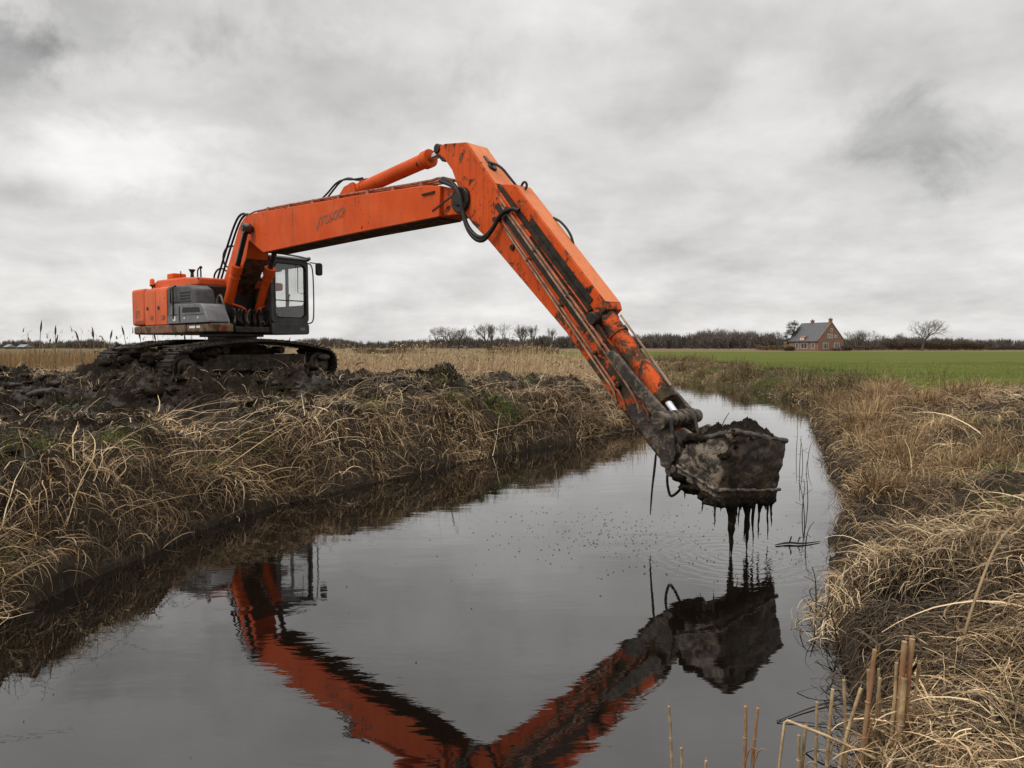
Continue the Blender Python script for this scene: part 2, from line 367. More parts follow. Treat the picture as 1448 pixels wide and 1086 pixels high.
class MB:
    """collects shapes into one mesh"""
    def __init__(s, xf=None): s.v = []; s.f = []; s.xf = xf
    def add(s, vs, fs):
        n = len(s.v); s.v += [tuple(v) for v in vs]; s.f += [tuple(i + n for i in f) for f in fs]; return s
    def box(s, a, b):
        (x0, y0, z0), (x1, y1, z1) = a, b
        return s.add([(x0, y0, z0), (x1, y0, z0), (x1, y1, z0), (x0, y1, z0), (x0, y0, z1), (x1, y0, z1), (x1, y1, z1), (x0, y1, z1)],
                     [(3, 2, 1, 0), (4, 5, 6, 7), (0, 1, 5, 4), (1, 2, 6, 5), (2, 3, 7, 6), (3, 0, 4, 7)])
    def prism(s, poly, lo, hi, axis='l'):
        """poly in (s,z) swept along l, or in (s,l) swept along z, or in (l,z) swept along s"""
        n = len(poly)
        P = {'l': lambda p, t: (p[0], t, p[1]), 'z': lambda p, t: (p[0], p[1], t), 's': lambda p, t: (t, p[0], p[1])}[axis]
        return s.add([P(p, lo) for p in poly] + [P(p, hi) for p in poly],
                     [tuple(range(n - 1, -1, -1)), tuple(range(n, 2 * n))] + [(i, (i + 1) % n, n + (i + 1) % n, n + i) for i in range(n)])
    def ring(s, outer, inner, lo, hi, axis='l'):
        """panel with a hole; the two loops have equal counts"""
        n = len(outer)
        P = {'l': lambda p, t: (p[0], t, p[1]), 'z': lambda p, t: (p[0], p[1], t), 's': lambda p, t: (t, p[0], p[1])}[axis]
        vs = [P(p, lo) for p in outer] + [P(p, lo) for p in inner] + [P(p, hi) for p in outer] + [P(p, hi) for p in inner]
        fs = []
        for i in range(n):
            j = (i + 1) % n
            fs += [(i, j, n + j, n + i), (2 * n + j, 2 * n + i, 3 * n + i, 3 * n + j), (j, i, 2 * n + i, 2 * n + j), (n + i, n + j, 3 * n + j, 3 * n + i)]
        return s.add(vs, fs)
    def cone(s, p0, p1, r0, r1=None, n=14, caps=True):
        r1 = r0 if r1 is None else r1
        p0 = Vector(p0); p1 = Vector(p1); d = (p1 - p0).normalized()
        a = d.orthogonal().normalized(); b = d.cross(a)
        vs = []
        for p, r in ((p0, r0), (p1, r1)):
            for k in range(n):
                t = 2 * math.pi * k / n; vs.append(p + a * math.cos(t) * r + b * math.sin(t) * r)
        fs = [(k, (k + 1) % n, n + (k + 1) % n, n + k) for k in range(n)]
        if caps: fs += [tuple(range(n - 1, -1, -1)), tuple(range(n, 2 * n))]
        return s.add(vs, fs)
    def tube(s, pts, r, n=8, smooth=0):
        pts = [Vector(p) for p in pts]
        for _ in range(smooth):
            q = [pts[0]]
            for a, b in zip(pts[:-1], pts[1:]): q += [a * .75 + b * .25, a * .25 + b * .75]
            pts = q + [pts[-1]]
        rr = r if hasattr(r, '__len__') else None
        m = len(pts); vs = []; up = None
        for i, p in enumerate(pts):
            d = (pts[min(i + 1, m - 1)] - pts[max(i - 1, 0)]).normalized()
            if up is None: up = d.orthogonal().normalized()
            up = (up - d * up.dot(d)).normalized(); b = d.cross(up)
            q = r if rr is None else np.interp(i / (m - 1), np.linspace(0, 1, len(rr)), rr)
            for k in range(n):
                t = 2 * math.pi * k / n; vs.append(p + up * math.cos(t) * q + b * math.sin(t) * q)
        fs = [(i * n + k, i * n + (k + 1) % n, (i + 1) * n + (k + 1) % n, (i + 1) * n + k) for i in range(m - 1) for k in range(n)]
        fs += [tuple(range(n - 1, -1, -1)), tuple(range((m - 1) * n, m * n))]
        return s.add(vs, fs)
    def ball(s, c, r, n=10, sc=(1, 1, 1)):
        c = Vector(c); vs = []; fs = []
        for i in range(n + 1):
            th = math.pi * i / n
            for k in range(n * 2):
                ph = math.pi * k / n
                vs.append((c.x + r * sc[0] * math.sin(th) * math.cos(ph), c.y + r * sc[1] * math.sin(th) * math.sin(ph), c.z + r * sc[2] * math.cos(th)))
        w = n * 2
        for i in range(n):
            for k in range(w): fs.append((i * w + k, (i + 1) * w + k, (i + 1) * w + (k + 1) % w, i * w + (k + 1) % w))
        return s.add(vs, fs)
    def build(s, name, mat, parent=None, bevel=0, smooth=40, label=None, origin=None, seg=2):
        vs = [s.xf(*v) for v in s.v] if s.xf else s.v
        base = Vector(origin) if origin is not None else (ROOTS.get(parent.name, Vector((0, 0, 0))) if parent else Vector((0, 0, 0)))
        vs = [Vector(v) - base for v in vs]
        me = bpy.data.meshes.new(name); me.from_pydata(vs, [], s.f); me.update()
        bm = bmesh.new(); bm.from_mesh(me); bmesh.ops.remove_doubles(bm, verts=bm.verts, dist=1e-5)
        bmesh.ops.recalc_face_normals(bm, faces=bm.faces); bm.to_mesh(me); bm.free()
        me.materials.append(mat)
        if smooth:
            me.polygons.foreach_set('use_smooth', [True] * len(me.polygons)); me.set_sharp_from_angle(angle=R(smooth))
        o = bpy.data.objects.new(name, me); COL.objects.link(o)
        if parent:
            o.parent = parent; ROOTS[o.name] = base
        elif origin is not None:
            o.location = base; ROOTS[o.name] = base
        if bevel:
            md = o.modifiers.new('bevel', 'BEVEL'); md.width = bevel; md.segments = seg; md.limit_method = 'ANGLE'; md.angle_limit = R(35)
        if label: o['label'] = label
        return o
ROOTS = {}
def rrect(x0, x1, y0, y1, r, k=5):
    pts = []
    for cx, cy, a in ((x1 - r, y1 - r, 0), (x0 + r, y1 - r, 90), (x0 + r, y0 + r, 180), (x1 - r, y0 + r, 270)):
        for i in range(k + 1):
            t = R(a + 90 * i / k); pts.append((cx + r * math.cos(t), cy + r * math.sin(t)))
    return pts

# ------------------------------------------------------------------ excavator
EX, EY, EZ = -7.08, 17.34, 1.42
def frame(phi):
    c, s = math.cos(R(phi)), math.sin(R(phi))
    return lambda a, l, z: (EX + a * c + l * s, EY - a * s + l * c, z)
TB = frame(45.5)      # boom plane: a forward, l to the machine's left, z up
TH = frame(41.0)      # upper structure
TU0 = frame(-55.0); TU = lambda a, l, z: TU0(a - .3, l, z)     # undercarriage: a along the tracks (far end positive)
_d = TB(13.75, -.2, 0); DRIP = (_d[0], _d[1], 0)

exc = empty('excavator', (EX, EY, EZ), 'orange long-reach crawler excavator with dark grey cab standing on black mud beside the ditch', 'excavator')
ROOTS[exc.name] = Vector((EX, EY, EZ))

# --- undercarriage
u = MB(TU)
u.box((-1.1, -.62, EZ + .42), (1.1, .62, EZ + .82)); u.box((-.75, -1.0, EZ + .45), (-.35, 1.0, EZ + .75)); u.box((.35, -1.0, EZ + .45), (.75, 1.0, EZ + .75))
u.build('undercarriage_frame', M['track'], exc, .03)
t = MB(TU0); t.cone((0, 0, EZ + .80), (0, 0, EZ + .99), .66, .66, 40); t.cone((0, 0, EZ + .99), (0, 0, EZ + 1.16), .58, .58, 40)
for k in range(28):
    a = 2 * math.pi * k / 28; t.cone((math.cos(a) * .62, math.sin(a) * .62, EZ + .98), (math.cos(a) * .62, math.sin(a) * .62, EZ + 1.02), .028, .028, 6)
t.build('turntable', M['steel'], exc, 0)

HL, RW = 1.82, .36
def track_path(n=54):
    pts = []
    top = [(x, EZ + .78 + .20 * (1 - (x / HL) ** 2)) for x in np.linspace(HL, -HL, 60)]
    lft = [(-HL + RW * math.cos(t) * 1.05, EZ + .41 + .37 * math.sin(t)) for t in np.linspace(math.pi / 2, 3 * math.pi / 2, 24)]
    bot = [(x, EZ + .04) for x in np.linspace(-HL, HL, 60)]
    rgt = [(HL + RW * math.cos(t) * 1.05, EZ + .41 + .37 * math.sin(t)) for t in np.linspace(-math.pi / 2, math.pi / 2, 24)]
    P = np.array(top + lft + bot + rgt + top[:1]); d = np.r_[0, np.cumsum(np.hypot(*np.diff(P, axis=0).T))]
    q = np.linspace(0, d[-1], n + 1)[:-1]
    return np.c_[np.interp(q, d, P[:, 0]), np.interp(q, d, P[:, 1])], d[-1] / n
for side in (-1, 1):
    lc = side * 1.27
    w = .43
    P, pitch = track_path()
    b = MB(TU); n = len(P)
    for i in range(n):
        p = P[i]; q = P[(i + 1) % n]; o = P[i - 1]
        tdir = Vector(((q - o)[0], (q - o)[1])).normalized(); nrm = Vector((tdir[1], -tdir[0]))
        # outward normal
        cen = Vector((0, EZ + .45)); 
        if nrm.dot(Vector(p) - Vector((np.clip(p[0], -HL, HL), EZ + .41))) < 0: nrm = -nrm
        hp = pitch * .49; jl = rng.uniform(-.008, .008)
        pr = [(-hp, -.02), (hp, -.02), (hp, .012), (hp * .5, .016), (hp * .42, .05), (hp * .15, .05), (hp * .05, .016), (-hp * .6, .016), (-hp * .66, .035), (-hp * .9, .035), (-hp, .012)]
        poly = [(p[0] + tdir[0] * a + nrm[0] * c, p[1] + tdir[1] * a + nrm[1] * c) for a, c in pr]
        b.prism(poly, lc - w + jl, lc + w + jl, 'l')
    # inner chain band
    inner = [(P[i] + (np.array((np.clip(P[i][0], -HL, HL), EZ + .41)) - P[i]) * .14) for i in range(n)]
    b.ring([tuple(x) for x in P], [tuple(x) for x in inner], lc - .13, lc + .13, 'l')
    tr = b.build('track', M['track'], exc, 0, 25)
    s = MB(TU); s.prism(rrect(-1.40, 1.40, EZ + .20, EZ + .66, .1), lc - .24, lc + .24, 'l'); s.box((-1.3, lc - .3, EZ + .28), (1.3, lc + .3, EZ + .34))
    s.build('track_side_frame', M['track'], tr, .02)
    for (nm, x) in (('idler_wheel', -HL), ('drive_sprocket', HL)):
        c = MB(TU); c.cone((x, lc - .2, EZ + .41), (x, lc + .2, EZ + .41), .30, .30, 28); c.cone((x, lc - .27, EZ + .41), (x, lc + .27, EZ + .41), .19, .19, 20); c.cone((x, lc - .31, EZ + .41), (x, lc + .31, EZ + .41), .08, .08, 12)
        c.build(nm, M['steel'], tr, .015)
    for x in np.linspace(-1.3, 1.3, 6):
        c = MB(TU); c.cone((x, lc - .2, EZ + .17), (x, lc + .2, EZ + .17), .11, .11, 16); c.build('track_roller', M['track'], tr, .01)
    for x in (-.8, .7):
        c = MB(TU); c.cone((x, lc - .18, EZ + .76), (x, lc + .18, EZ + .76), .09, .09, 14); c.build('carrier_roller', M['track'], tr, .01)

# mud packed round the ends and along the frames of the tracks
def lump(mb, c, r, sc, seed):
    k = len(mb.v); mb.ball(c, r, 12, sc); a = np.array(mb.v[k:]); cc = np.array(c); d = a - cc
    f = .62 + .85 * ridged(d[:, 0] / r * .9 + seed + d[:, 2] / r * .5, d[:, 1] / r * .9 + d[:, 2] / r * 1.2, 5, seed, .65)
    for i in range(len(a)): mb.v[k + i] = tuple(cc + d[i] * f[i])
for side in (-1, 1):
    lc = side * 1.27; mb_ = MB(TU)
    tr = [o for o in exc.children if o.name.startswith('track') and not o.name.startswith('track_')][0 if side < 0 else 1]
    for i in range(46):
        x = rng.uniform(-2.0, 1.95) if i > 20 else rng.uniform(-2.2, -1.3)
        z = EZ + (rng.uniform(.0, .30) if i % 3 else rng.uniform(.55, .78)); r_ = rng.uniform(.09, .22)
        lump(mb_, (x, lc + rng.choice((-.36, -.2, .1, .35)), z), r_, (1.5, .8, .75), i)
    for x in np.linspace(-1.9, 1.5, 12): lump(mb_, (x, lc + rng.uniform(-.3, .3), EZ + .80 + .17 * (1 - (x / HL) ** 2)), rng.uniform(.08, .15), (1.6, 1.6, .45), int(x * 10) + 60)
    o = mb_.build('caked_mud', M['mud'], tr, 0, 60); o['kind'] = 'stuff'

# --- upper structure
h = MB(TH)
h.box((-2.0, -1.36, 2.585), (1.0, 1.36, 2.76)); h.box((-.5, -.62, 2.50), (1.0, .3, 2.585)); h.box((.9, -.55, 2.60), (1.25, .32, 2.74))
h.build('deck_frame', M['greasy'], exc, .015)
sk = MB(TH); sk.box((-1.78, -1.43, 2.575), (.62, -1.20, 2.785)); sk.build('deck_skirt', M['rust_skirt'], exc, .035, seg=3)
sk = MB(TH); sk.box((.645, -1.43, 2.59), (1.95, -.95, 2.78)); sk.build('step_beam', M['rust_skirt'], exc, .03)
st = MB(TH); st.box((.80, -1.434, 2.685), (1.10, -1.429, 2.74)); st.box((1.16, -1.434, 2.685), (1.34, -1.429, 2.74)); st.build('reflector_strip', M['white'], exc, 0, 0)
def cw_outline(x0, x1, w, r, k=8):
    pts = [(x1, -w), (x1, w)]
    for i in range(k + 1):
        a = R(90 + 90 * i / k); pts.append((x0 + r + r * math.cos(a), w - r + r * math.sin(a)))
    for i in range(k + 1):
        a = R(180 + 90 * i / k); pts.append((x0 + r + r * math.cos(a), -w + r + r * math.sin(a)))
    return pts
c = MB(TH); c.prism(cw_outline(-2.9, -1.80, 1.41, .42), 2.80, 3.74, 'z'); cwo = c.build('counterweight', M['orange_house'], exc, .07, seg=4)
c = MB(TH); c.prism(cw_outline(-2.88, -1.80, 1.39, .42), 2.575, 2.785, 'z'); c.build('counterweight_foot', M['rust_skirt'], exc, .05, seg=3)
for a0, a1 in ((-1.785, -1.135), (-1.115, -.46)):
    c = MB(TH); c.prism([(-1.40, 2.795), (-1.40, 3.62), (-1.36, 3.70), (-1.26, 3.735), (-.8, 3.76), (-.8, 2.795)], a0, a1, 's')
    d = c.build('side_door', M['orange_house'], exc, .012)
    k = MB(TH); am = a0 + .18; k.cone((am, -1.402, 3.22), (am, -1.42, 3.22), .045, .045, 12); k.build('door_latch', M['greasy'], d, 0)
    k = MB(TH); k.box((a1 - .3, -1.41, 2.93), (a1 - .14, -1.398, 3.03)); k.build('worn_decal', M['letter'], d, 0)
# worn counterweight emblem and small word
lt = MB(TH); x0 = -2.36
for (a, z0, b_, z1) in ((x0, 2.98, x0 + .08, 3.19), (x0 + .08, 3.12, x0 + .26, 3.19), (x0 + .20, 3.02, x0 + .26, 3.12)): lt.box((a, -1.414, z0), (b_, -1.408, z1))
for k in range(9):
    a = x0 + k * .058; lt.box((a, -1.414, 2.86 + .01 * (k % 3)), (a + .042, -1.408, 2.93 - .008 * (k % 2)))
lt.build('emblem', M['letter'], cwo, 0, 0)
eh = MB(TH); eh.prism([(-2.5, 3.735), (-2.42, 3.90), (-2.15, 4.0), (-.6, 3.98), (.25, 3.93), (.25, 3.735)], -.95, 1.3, 'l'); ehd = eh.build('engine_hood', M['orange_house'], exc, .05, seg=3)
c = MB(TH); c.box((-2.0, -.75, 3.98), (-1.62, -.40, 4.17)); c.build('air_intake_box', M['orange'], ehd, .03)
for (a, hh, r_) in ((-1.15, .2, .022), (-.62, .24, .03), (-.2, .26, .02)):
    c = MB(TH)
    if hh == .24: c.cone((a, -.7, 3.96), (a, -.7, 4.12), .05, .035, 12); c.cone((a, -.7, 4.10), (a, -.7, 4.19), .035, .085, 12); nm = 'air_precleaner'
    elif hh == .26: c.tube([(a - .12, -.7, 3.96), (a - .12, -.7, 4.14), (a, -.72, 4.2), (a + .1, -.72, 4.18), (a + .1, -.72, 3.96)], .018, 8, 1); c.ball((a + .1, -.72, 4.2), .04, 6); nm = 'grab_rail'
    else: c.tube([(a, -.75, 3.9), (a, -.75, 4.18)], .014, 6); nm = 'antenna_stub'
    c.build(nm, M['greasy'], ehd, 0)
c = MB(TH); c.cone((-2.3, -1.0, 3.73), (-2.3, -1.0, 3.86), .022, .022, 8); c.cone((-2.3, -1.0, 3.84), (-2.3, -1.0, 3.88), .06, .06, 14); bb = c.build('beacon_stem', M['greasy'], exc, 0)
c = MB(TH); c.cone((-2.3, -1.0, 3.88), (-2.3, -1.0, 4.0), .065, .058, 16); c.ball((-2.3, -1.0, 4.0), .058, 8); c.build('beacon_lens', M['beacon'], bb, 0)
# grey pump-bay cover with vents
gp = MB(TH); gp.prism([(-.44, 2.795), (-.44, 3.60), (-.34, 3.72), (.72, 3.69), (.98, 3.60), (1.08, 3.35), (1.12, 2.795)], -1.40, -.92, 'l')
gpo = gp.build('vent_cover', M['grey_plastic'], exc, .05, seg=3)
vt = MB(TH)
for z in (3.36, 3.43, 3.50): vt.box((.28, -1.408, z), (.80, -1.398, z + .035))
vt.box((-.28, -1.406, 3.30), (.85, -1.398, 3.325)); vt.box((-.22, -1.406, 3.66), (-.1, -1.398, 3.68))
vt.build('vent_slats', M['black'], gpo, 0, 0)
rl = MB(TH); rl.tube([(.06, -1.40, 3.70), (.06, -1.47, 3.66), (.06, -1.47, 2.95), (.06, -1.42, 2.85)], .022, 8); rl.tube([(-.10, -1.40, 3.68), (-.10, -1.46, 3.62), (-.10, -1.46, 3.32), (-.1, -1.40, 3.3)], .018, 8)
rl.build('cover_handrail', M['greasy'], exc, 0)
tb = MB(TH); tb.prism([(-.30, 2.80), (-.30, 3.02), (-.16, 3.06), (-.10, 3.22), (.0, 3.265), (1.42, 3.235), (1.56, 3.17), (1.80, 2.84), (1.80, 2.80)], -1.46, -.95, 'l')
tbo = tb.build('toolbox', M['grey_box'], exc, .045, seg=3)
c = MB(TH); c.prism([(.52, 3.05), (.56, 3.17), (1.38, 3.15), (1.42, 3.04)], -1.468, -1.452, 'l'); c.build('toolbox_grille', M['black'], tbo, 0, 0)
c = MB(TH); c.box((-.30, -1.464, 3.005), (.28, -1.456, 3.02)); c.box((.34, -1.464, 2.83), (.40, -1.456, 3.2)); c.box((.5, -1.464, 2.985), (1.6, -1.456, 3.0)); c.build('lid_seam', M['black'], tbo, 0, 0)
c = MB(TH); c.box((.02, -1.466, 2.87), (.15, -1.457, 2.98)); c.build('warning_sticker', M['white'], tbo, 0, 0)
for a in (.60, 1.28):
    c = MB(TH); c.box((a, -1.466, 2.90), (a + .06, -1.457, 2.94)); c.build('toolbox_latch', M['white'], tbo, 0, 0)
# engine bay, pumps and valve block seen as dark clutter
c = MB(TH); c.box((-.4, -.9, 2.76), (.55, .30, 3.72)); c.box((.2, -.85, 2.76), (.85, -.42, 3.3)); c.build('engine_block', M['black'], exc, .03)
vb = MB(TH)
for i in range(7):
    a = .98 + .05 * (i % 3); l = -.46 + .12 * i; z = 2.74
    vb.box((a - .05, l - .045, z), (a + .06, l + .045, z + .30 + .06 * (i % 2))); vb.cone((a + .06, l, z + .12), (a + .12, l, z + .12), .035, .035, 10); vb.cone((a, l, z + .3), (a, l, z + .42), .025, .025, 8)
vb.build('valve_block', M['greasy'], exc, .008)
for k in range(9):
    l = -.5 + .115 * k; a = 1.05 + random.uniform(-.05, .1)
    c = MB(TH); c.tube([(a, l, 3.05), (a + .12, l + random.uniform(-.05, .05), 3.20), (a + .06, l + random.uniform(-.1, .1), 2.95), (a + .18, l + random.uniform(-.1, .1), 2.8), (a - .1, l * .6, 2.68)], .022, 7, 2)
    c.build('hydraulic_hose', M['black'] if k % 3 else M['steel'], exc, 0)
for (l0, l1) in ((-.44, -.18), (.44, .12)):
    c = MB(TH); c.tube([(.75, l0, 3.30), (.92, l0, 3.28), (1.05, l1, 3.18), (1.06, l1, 3.02)], .024, 8, 2); c.build('cylinder_feed_pipe', M['orange'], exc, 0)
c = MB(TH); c.tube([(1.15, -.95, 2.8), (1.12, -.92, 3.36), (1.22, -.90, 3.46), (1.36, -.92, 3.40), (1.62, -.95, 2.95), (1.86, -1.0, 2.72)], .03, 8, 2); c.build('front_grab_rail', M['steel'], exc, 0)

# --- cab
X0, X1, L0, L1, Z0, Z1 = -.42, 1.27, .36, 1.40, 2.57, 4.50
cabm = MB(TH)
# front face ring (windscreen opening)
cabm.ring(rrect(L0, L1, Z0 + .27, Z1 - .03, .13), rrect(L0 + .10, L1 - .075, Z0 + .42, Z1 - .17, .13), X1 - .075, X1, 's')
# lower front panel
cabm.prism(rrect(L0, L1, Z0, Z0 + .275, .06), X1 - .06, X1 + .012, 's')
# right (boom) side and left (door) side
for la, lb in ((L0, L0 + .055), (L1 - .055, L1)):
    cabm.ring(rrect(X0, X1 - .06, Z0, Z1 - .02, .10), rrect(X0 + .12, X1 - .16, Z0 + .75, Z1 - .20, .10), la, lb, 'l')
# rear with window
cabm.ring(rrect(L0 + .05, L1 - .05, Z0, Z1 - .03, .1), rrect(L0 + .16, L1 - .16, Z0 + .95, Z1 - .22, .1), X0, X0 + .06, 's')
cabm.box((X0 + .05, L0 + .05, Z0 + .0), (X1 - .06, L1 - .05, Z0 + .09))
cab = cabm.build('cab', M['cab_grey'], exc, .014)
c = MB(TH); c.prism([(X0 - .02, Z1 - .05), (X0 + .06, Z1 + .03), (.4, Z1 + .055), (X1 - .2, Z1 + .03), (X1 + .03, Z1 - .035), (X1 + .03, Z1 - .075), (X0 - .02, Z1 - .075)], L0 - .02, L1 + .02, 'l'); c.build('cab_roof', M['cab_grey'], cab, .03, seg=3)
c = MB(TH); c.tube([(X1 + .05, L0 + .02, Z1 + .0), (X1 + .09, L0 + .06, Z1 + .055), (X1 + .09, L1 - .08, Z1 + .0), (X1 + .05, L1 - .04, Z1 - .04)], .022, 8, 1); c.ball((X1 + .07, L1 - .02, Z1 - .01), .05, 8); c.build('roof_rail', M['grey_box'], cab, 0)

def m_glass():
    m, nt, b = nmat('dusty_cab_glass'); nt.nodes.remove(b)
    out = [n for n in nt.nodes if n.type == 'OUTPUT_MATERIAL'][0]
    tr = N(nt, 'ShaderNodeBsdfTransparent'); tr.inputs[0].default_value = (.95, .955, .95, 1)
    gl = N(nt, 'ShaderNodeBsdfGlossy'); gl.inputs['Roughness'].default_value = .03
    df = N(nt, 'ShaderNodeBsdfDiffuse'); df.inputs[0].default_value = (.3, .28, .26, 1)
    m1 = N(nt, 'ShaderNodeMixShader'); m2 = N(nt, 'ShaderNodeMixShader')
    m1.inputs[0].default_value = .07; L(nt, tr.outputs[0], m1.inputs[1]); L(nt, gl.outputs[0], m1.inputs[2])
    L(nt, maprange(nt, noise(nt, ocoord(nt), 3, 4), .4, .8, .0, .05), m2.inputs[0]); L(nt, m1.outputs[0], m2.inputs[1]); L(nt, df.outputs[0], m2.inputs[2])
    L(nt, m2.outputs[0], out.inputs[0]); return m
M['glass'] = m_glass()
c = MB(TH); c.prism(rrect(L0 + .09, L1 - .065, Z0 + .41, Z1 - .16, .13), X1 - .05, X1 - .042, 's'); ws = c.build('windscreen', M['glass'], cab, 0)
c = MB(TH); c.box((X1 - .056, L0 + .10, Z0 + .83), (X1 - .02, L1 - .075, Z0 + .855)); c.build('windscreen_bar', M['black'], ws, 0)
c = MB(TH); c.tube([(X1 + .0, L0 + .74, Z1 - .16), (X1 + .02, L0 + .72, Z0 + 1.05), (X1 + .02, L1 - .12, Z0 + 1.02)], .009, 6); c.build('wiper', M['black'], ws, 0)
gk = MB(TH); gk.ring(rrect(L0 + .092, L1 - .067, Z0 + .412, Z1 - .162, .13), rrect(L0 + .112, L1 - .087, Z0 + .432, Z1 - .182, .12), X1 - .03, X1 + .006, 's'); gk.build('windscreen_seal', M['black'], cab, 0)
for la in (L0 + .02, L1 - .03):
    c = MB(TH); c.prism(rrect(X0 + .11, X1 - .15, Z0 + .74, Z1 - .19, .1), la, la + .008, 'l'); c.build('side_window', M['glass'], cab, 0)
c = MB(TH); c.prism(rrect(L0 + .15, L1 - .15, Z0 + .94, Z1 - .21, .1), X0 + .025, X0 + .033, 's'); c.build('rear_window', M['glass'], cab, 0)
c = MB(TH); c.box((X0 + .35, L0 + .28, Z0 + .45), (X0 + .85, L0 + .80, Z0 + .60)); c.prism([(X0 + .22, Z0 + .58), (X0 + .38, Z0 + .58), (X0 + .30, Z0 + 1.28), (X0 + .20, Z0 + 1.28)], L0 + .30, L0 + .78, 'l'); c.box((X0 + .2, L0 + .42, Z0 + 1.30), (X0 + .29, L0 + .66, Z0 + 1.5)); c.box((X0 + .3, L0 + .3, Z0 + .09), (X0 + .8, L0 + .78, Z0 + .45)); c.box((X0 + .07, L0 + .12, Z0 + .1), (X0 + .12, L0 + .62, Z0 + 1.72)); c.build('operator_seat', M['seatcloth'], cab, .04)
c = MB(TH); c.box((.28, L1 - .07, Z0 + .6), (.36, L1 - .01, Z1 - .12)); c.build('door_pillar', M['cab_grey'], cab, .01)
c = MB(TH); c.box((X0 + .06, L0 + .1, Z1 - .26), (X0 + .62, L1 - .1, Z1 - .1)); c.build('head_lining', M['interior'], cab, .02)
c = MB(TH); c.box((X0 + .5, L0 + .10, Z0 + .09), (X0 + 1.05, L0 + .26, Z0 + .85)); c.box((X0 + .5, L0 + .84, Z0 + .09), (X0 + .95, L0 + .96, Z0 + .72)); c.box((X0 + 1.15, L0 + .08, Z0 + .09), (X0 + 1.5, L0 + .22, Z0 + 1.22)); c.build('control_console', M['interior'], cab, .03)
for l in (L0 + .19, L0 + .9):
    c = MB(TH); c.tube([(X0 + .95, l, Z0 + .7), (X0 + 1.0, l, Z0 + 1.02)], .016, 8); c.ball((X0 + 1.0, l, Z0 + 1.03), .03, 6); c.build('joystick', M['black'], cab, 0)
for l in (L0 + .42, L0 + .6):
    c = MB(TH); c.tube([(X0 + 1.35, l, Z0 + .1), (X0 + 1.25, l, Z0 + .62)], .014, 8); c.build('travel_lever', M['black'], cab, 0)
c = MB(TH); c.tube([(X1 + .01, L1 - .03, Z1 - .12), (X1 + .09, L1 + .05, Z1 - .16), (X1 + .12, L1 + .07, Z1 - .5), (X1 + .12, L1 + .07, Z0 + .48), (X1 + .08, L1 + .05, Z0 + .30), (X1 - .02, L1 - .03, Z0 + .28)], .017, 8, 2); c.build('cab_handrail', M['cab_grey'], cab, 0)
c = MB(TH); c.tube([(X1 + .04, L1 + .02, Z1 - .10), (X1 + .13, L1 + .16, Z1 - .12)], .014, 8); mr = c.build('mirror_arm', M['black'], cab, 0)
c = MB(TH); c.prism(rrect(L1 + .14, L1 + .32, Z1 - .42, Z1 - .10, .06), X1 + .09, X1 + .17, 's'); c.build('mirror', M['black'], mr, .02)
c = MB(TH); c.prism(rrect(L1 - .27, L1 - .12, Z0 + .09, Z0 + .17, .035), X1 + .013, X1 + .022, 's'); c.build('cab_badge', M['grey_box'], cab, 0)

# --- boom
BW = .26
bm_poly = [(-.22, 2.80), (-.40, 3.05), (-.30, 3.35), (.38, 4.14), (1.11, 5.06), (1.27, 5.18), (1.46, 5.255), (1.71, 5.29), (2.01, 5.30), (6.21, 5.04), (8.34, 4.88), (8.75, 4.81),
           (8.72, 4.335), (8.66, 4.33), (6.19, 4.36), (2.44, 4.37), (2.34, 4.40), (1.68, 4.72), (1.51, 4.34), (1.17, 4.03), (.75, 3.72), (.28, 3.30), (.12, 2.80)]
b = MB(TB); b.prism(bm_poly, -BW, BW, 'l'); boom = b.build('boom', M['orange'], exc, .012, 30)
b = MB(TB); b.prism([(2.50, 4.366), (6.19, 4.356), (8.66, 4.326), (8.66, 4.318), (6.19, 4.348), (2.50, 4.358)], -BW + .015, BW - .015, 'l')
b.build('boom_belly_shade', M['belly'], boom, 0, 30)  # thin added plate with underside shade and grime painted in
b = MB(TB); b.prism([(1.50, 4.325), (1.17, 4.02), (.75, 3.71), (.29, 3.30), (.298, 3.29), (.758, 3.70), (1.178, 4.01), (1.508, 4.315)], -BW + .015, BW - .015, 'l'); b.build('boom_belly_shade', M['belly'], boom, 0, 30)  # same painted shade and grime below the lower boom
b = MB(TB)
for l in (-.30, .20): b.prism([(-.32, 2.70), (-.30, 3.0), (0, 3.22), (.30, 3.0), (.32, 2.70)], l, l + .10, 'l')
b.cone((0, -.36, 2.97), (0, .36, 2.97), .11, .11, 18); b.build('boom_foot_bracket', M['greasy'], exc, .01)
b = MB(TB)   # narrower nose that carries the arm pin
b.prism([(8.70, 4.80), (9.05, 4.72), (9.24, 4.64), (9.34, 4.50), (9.30, 4.38), (9.15, 4.31), (8.70, 4.345)], -.19, .19, 'l'); b.build('boom_nose', M['orange_stick'], boom, .02)
b = MB(TB)
b.cone((9.22, -.27, 4.52), (9.22, .27, 4.52), .20, .20, 26); b.cone((9.22, -.30, 4.52), (9.22, .30, 4.52), .10, .10, 18); b.build('arm_pin', M['greasy'], boom, .015)
b = MB(TB); b.prism([(8.55, 4.43), (9.1, 4.60), (9.1, 4.63), (8.55, 4.455)], -BW - .012, -BW + .005, 'l'); b.box((8.30, -.29, 4.72), (8.62, -.25, 4.745)); b.build('nose_rib', M['greasy'], boom, 0)
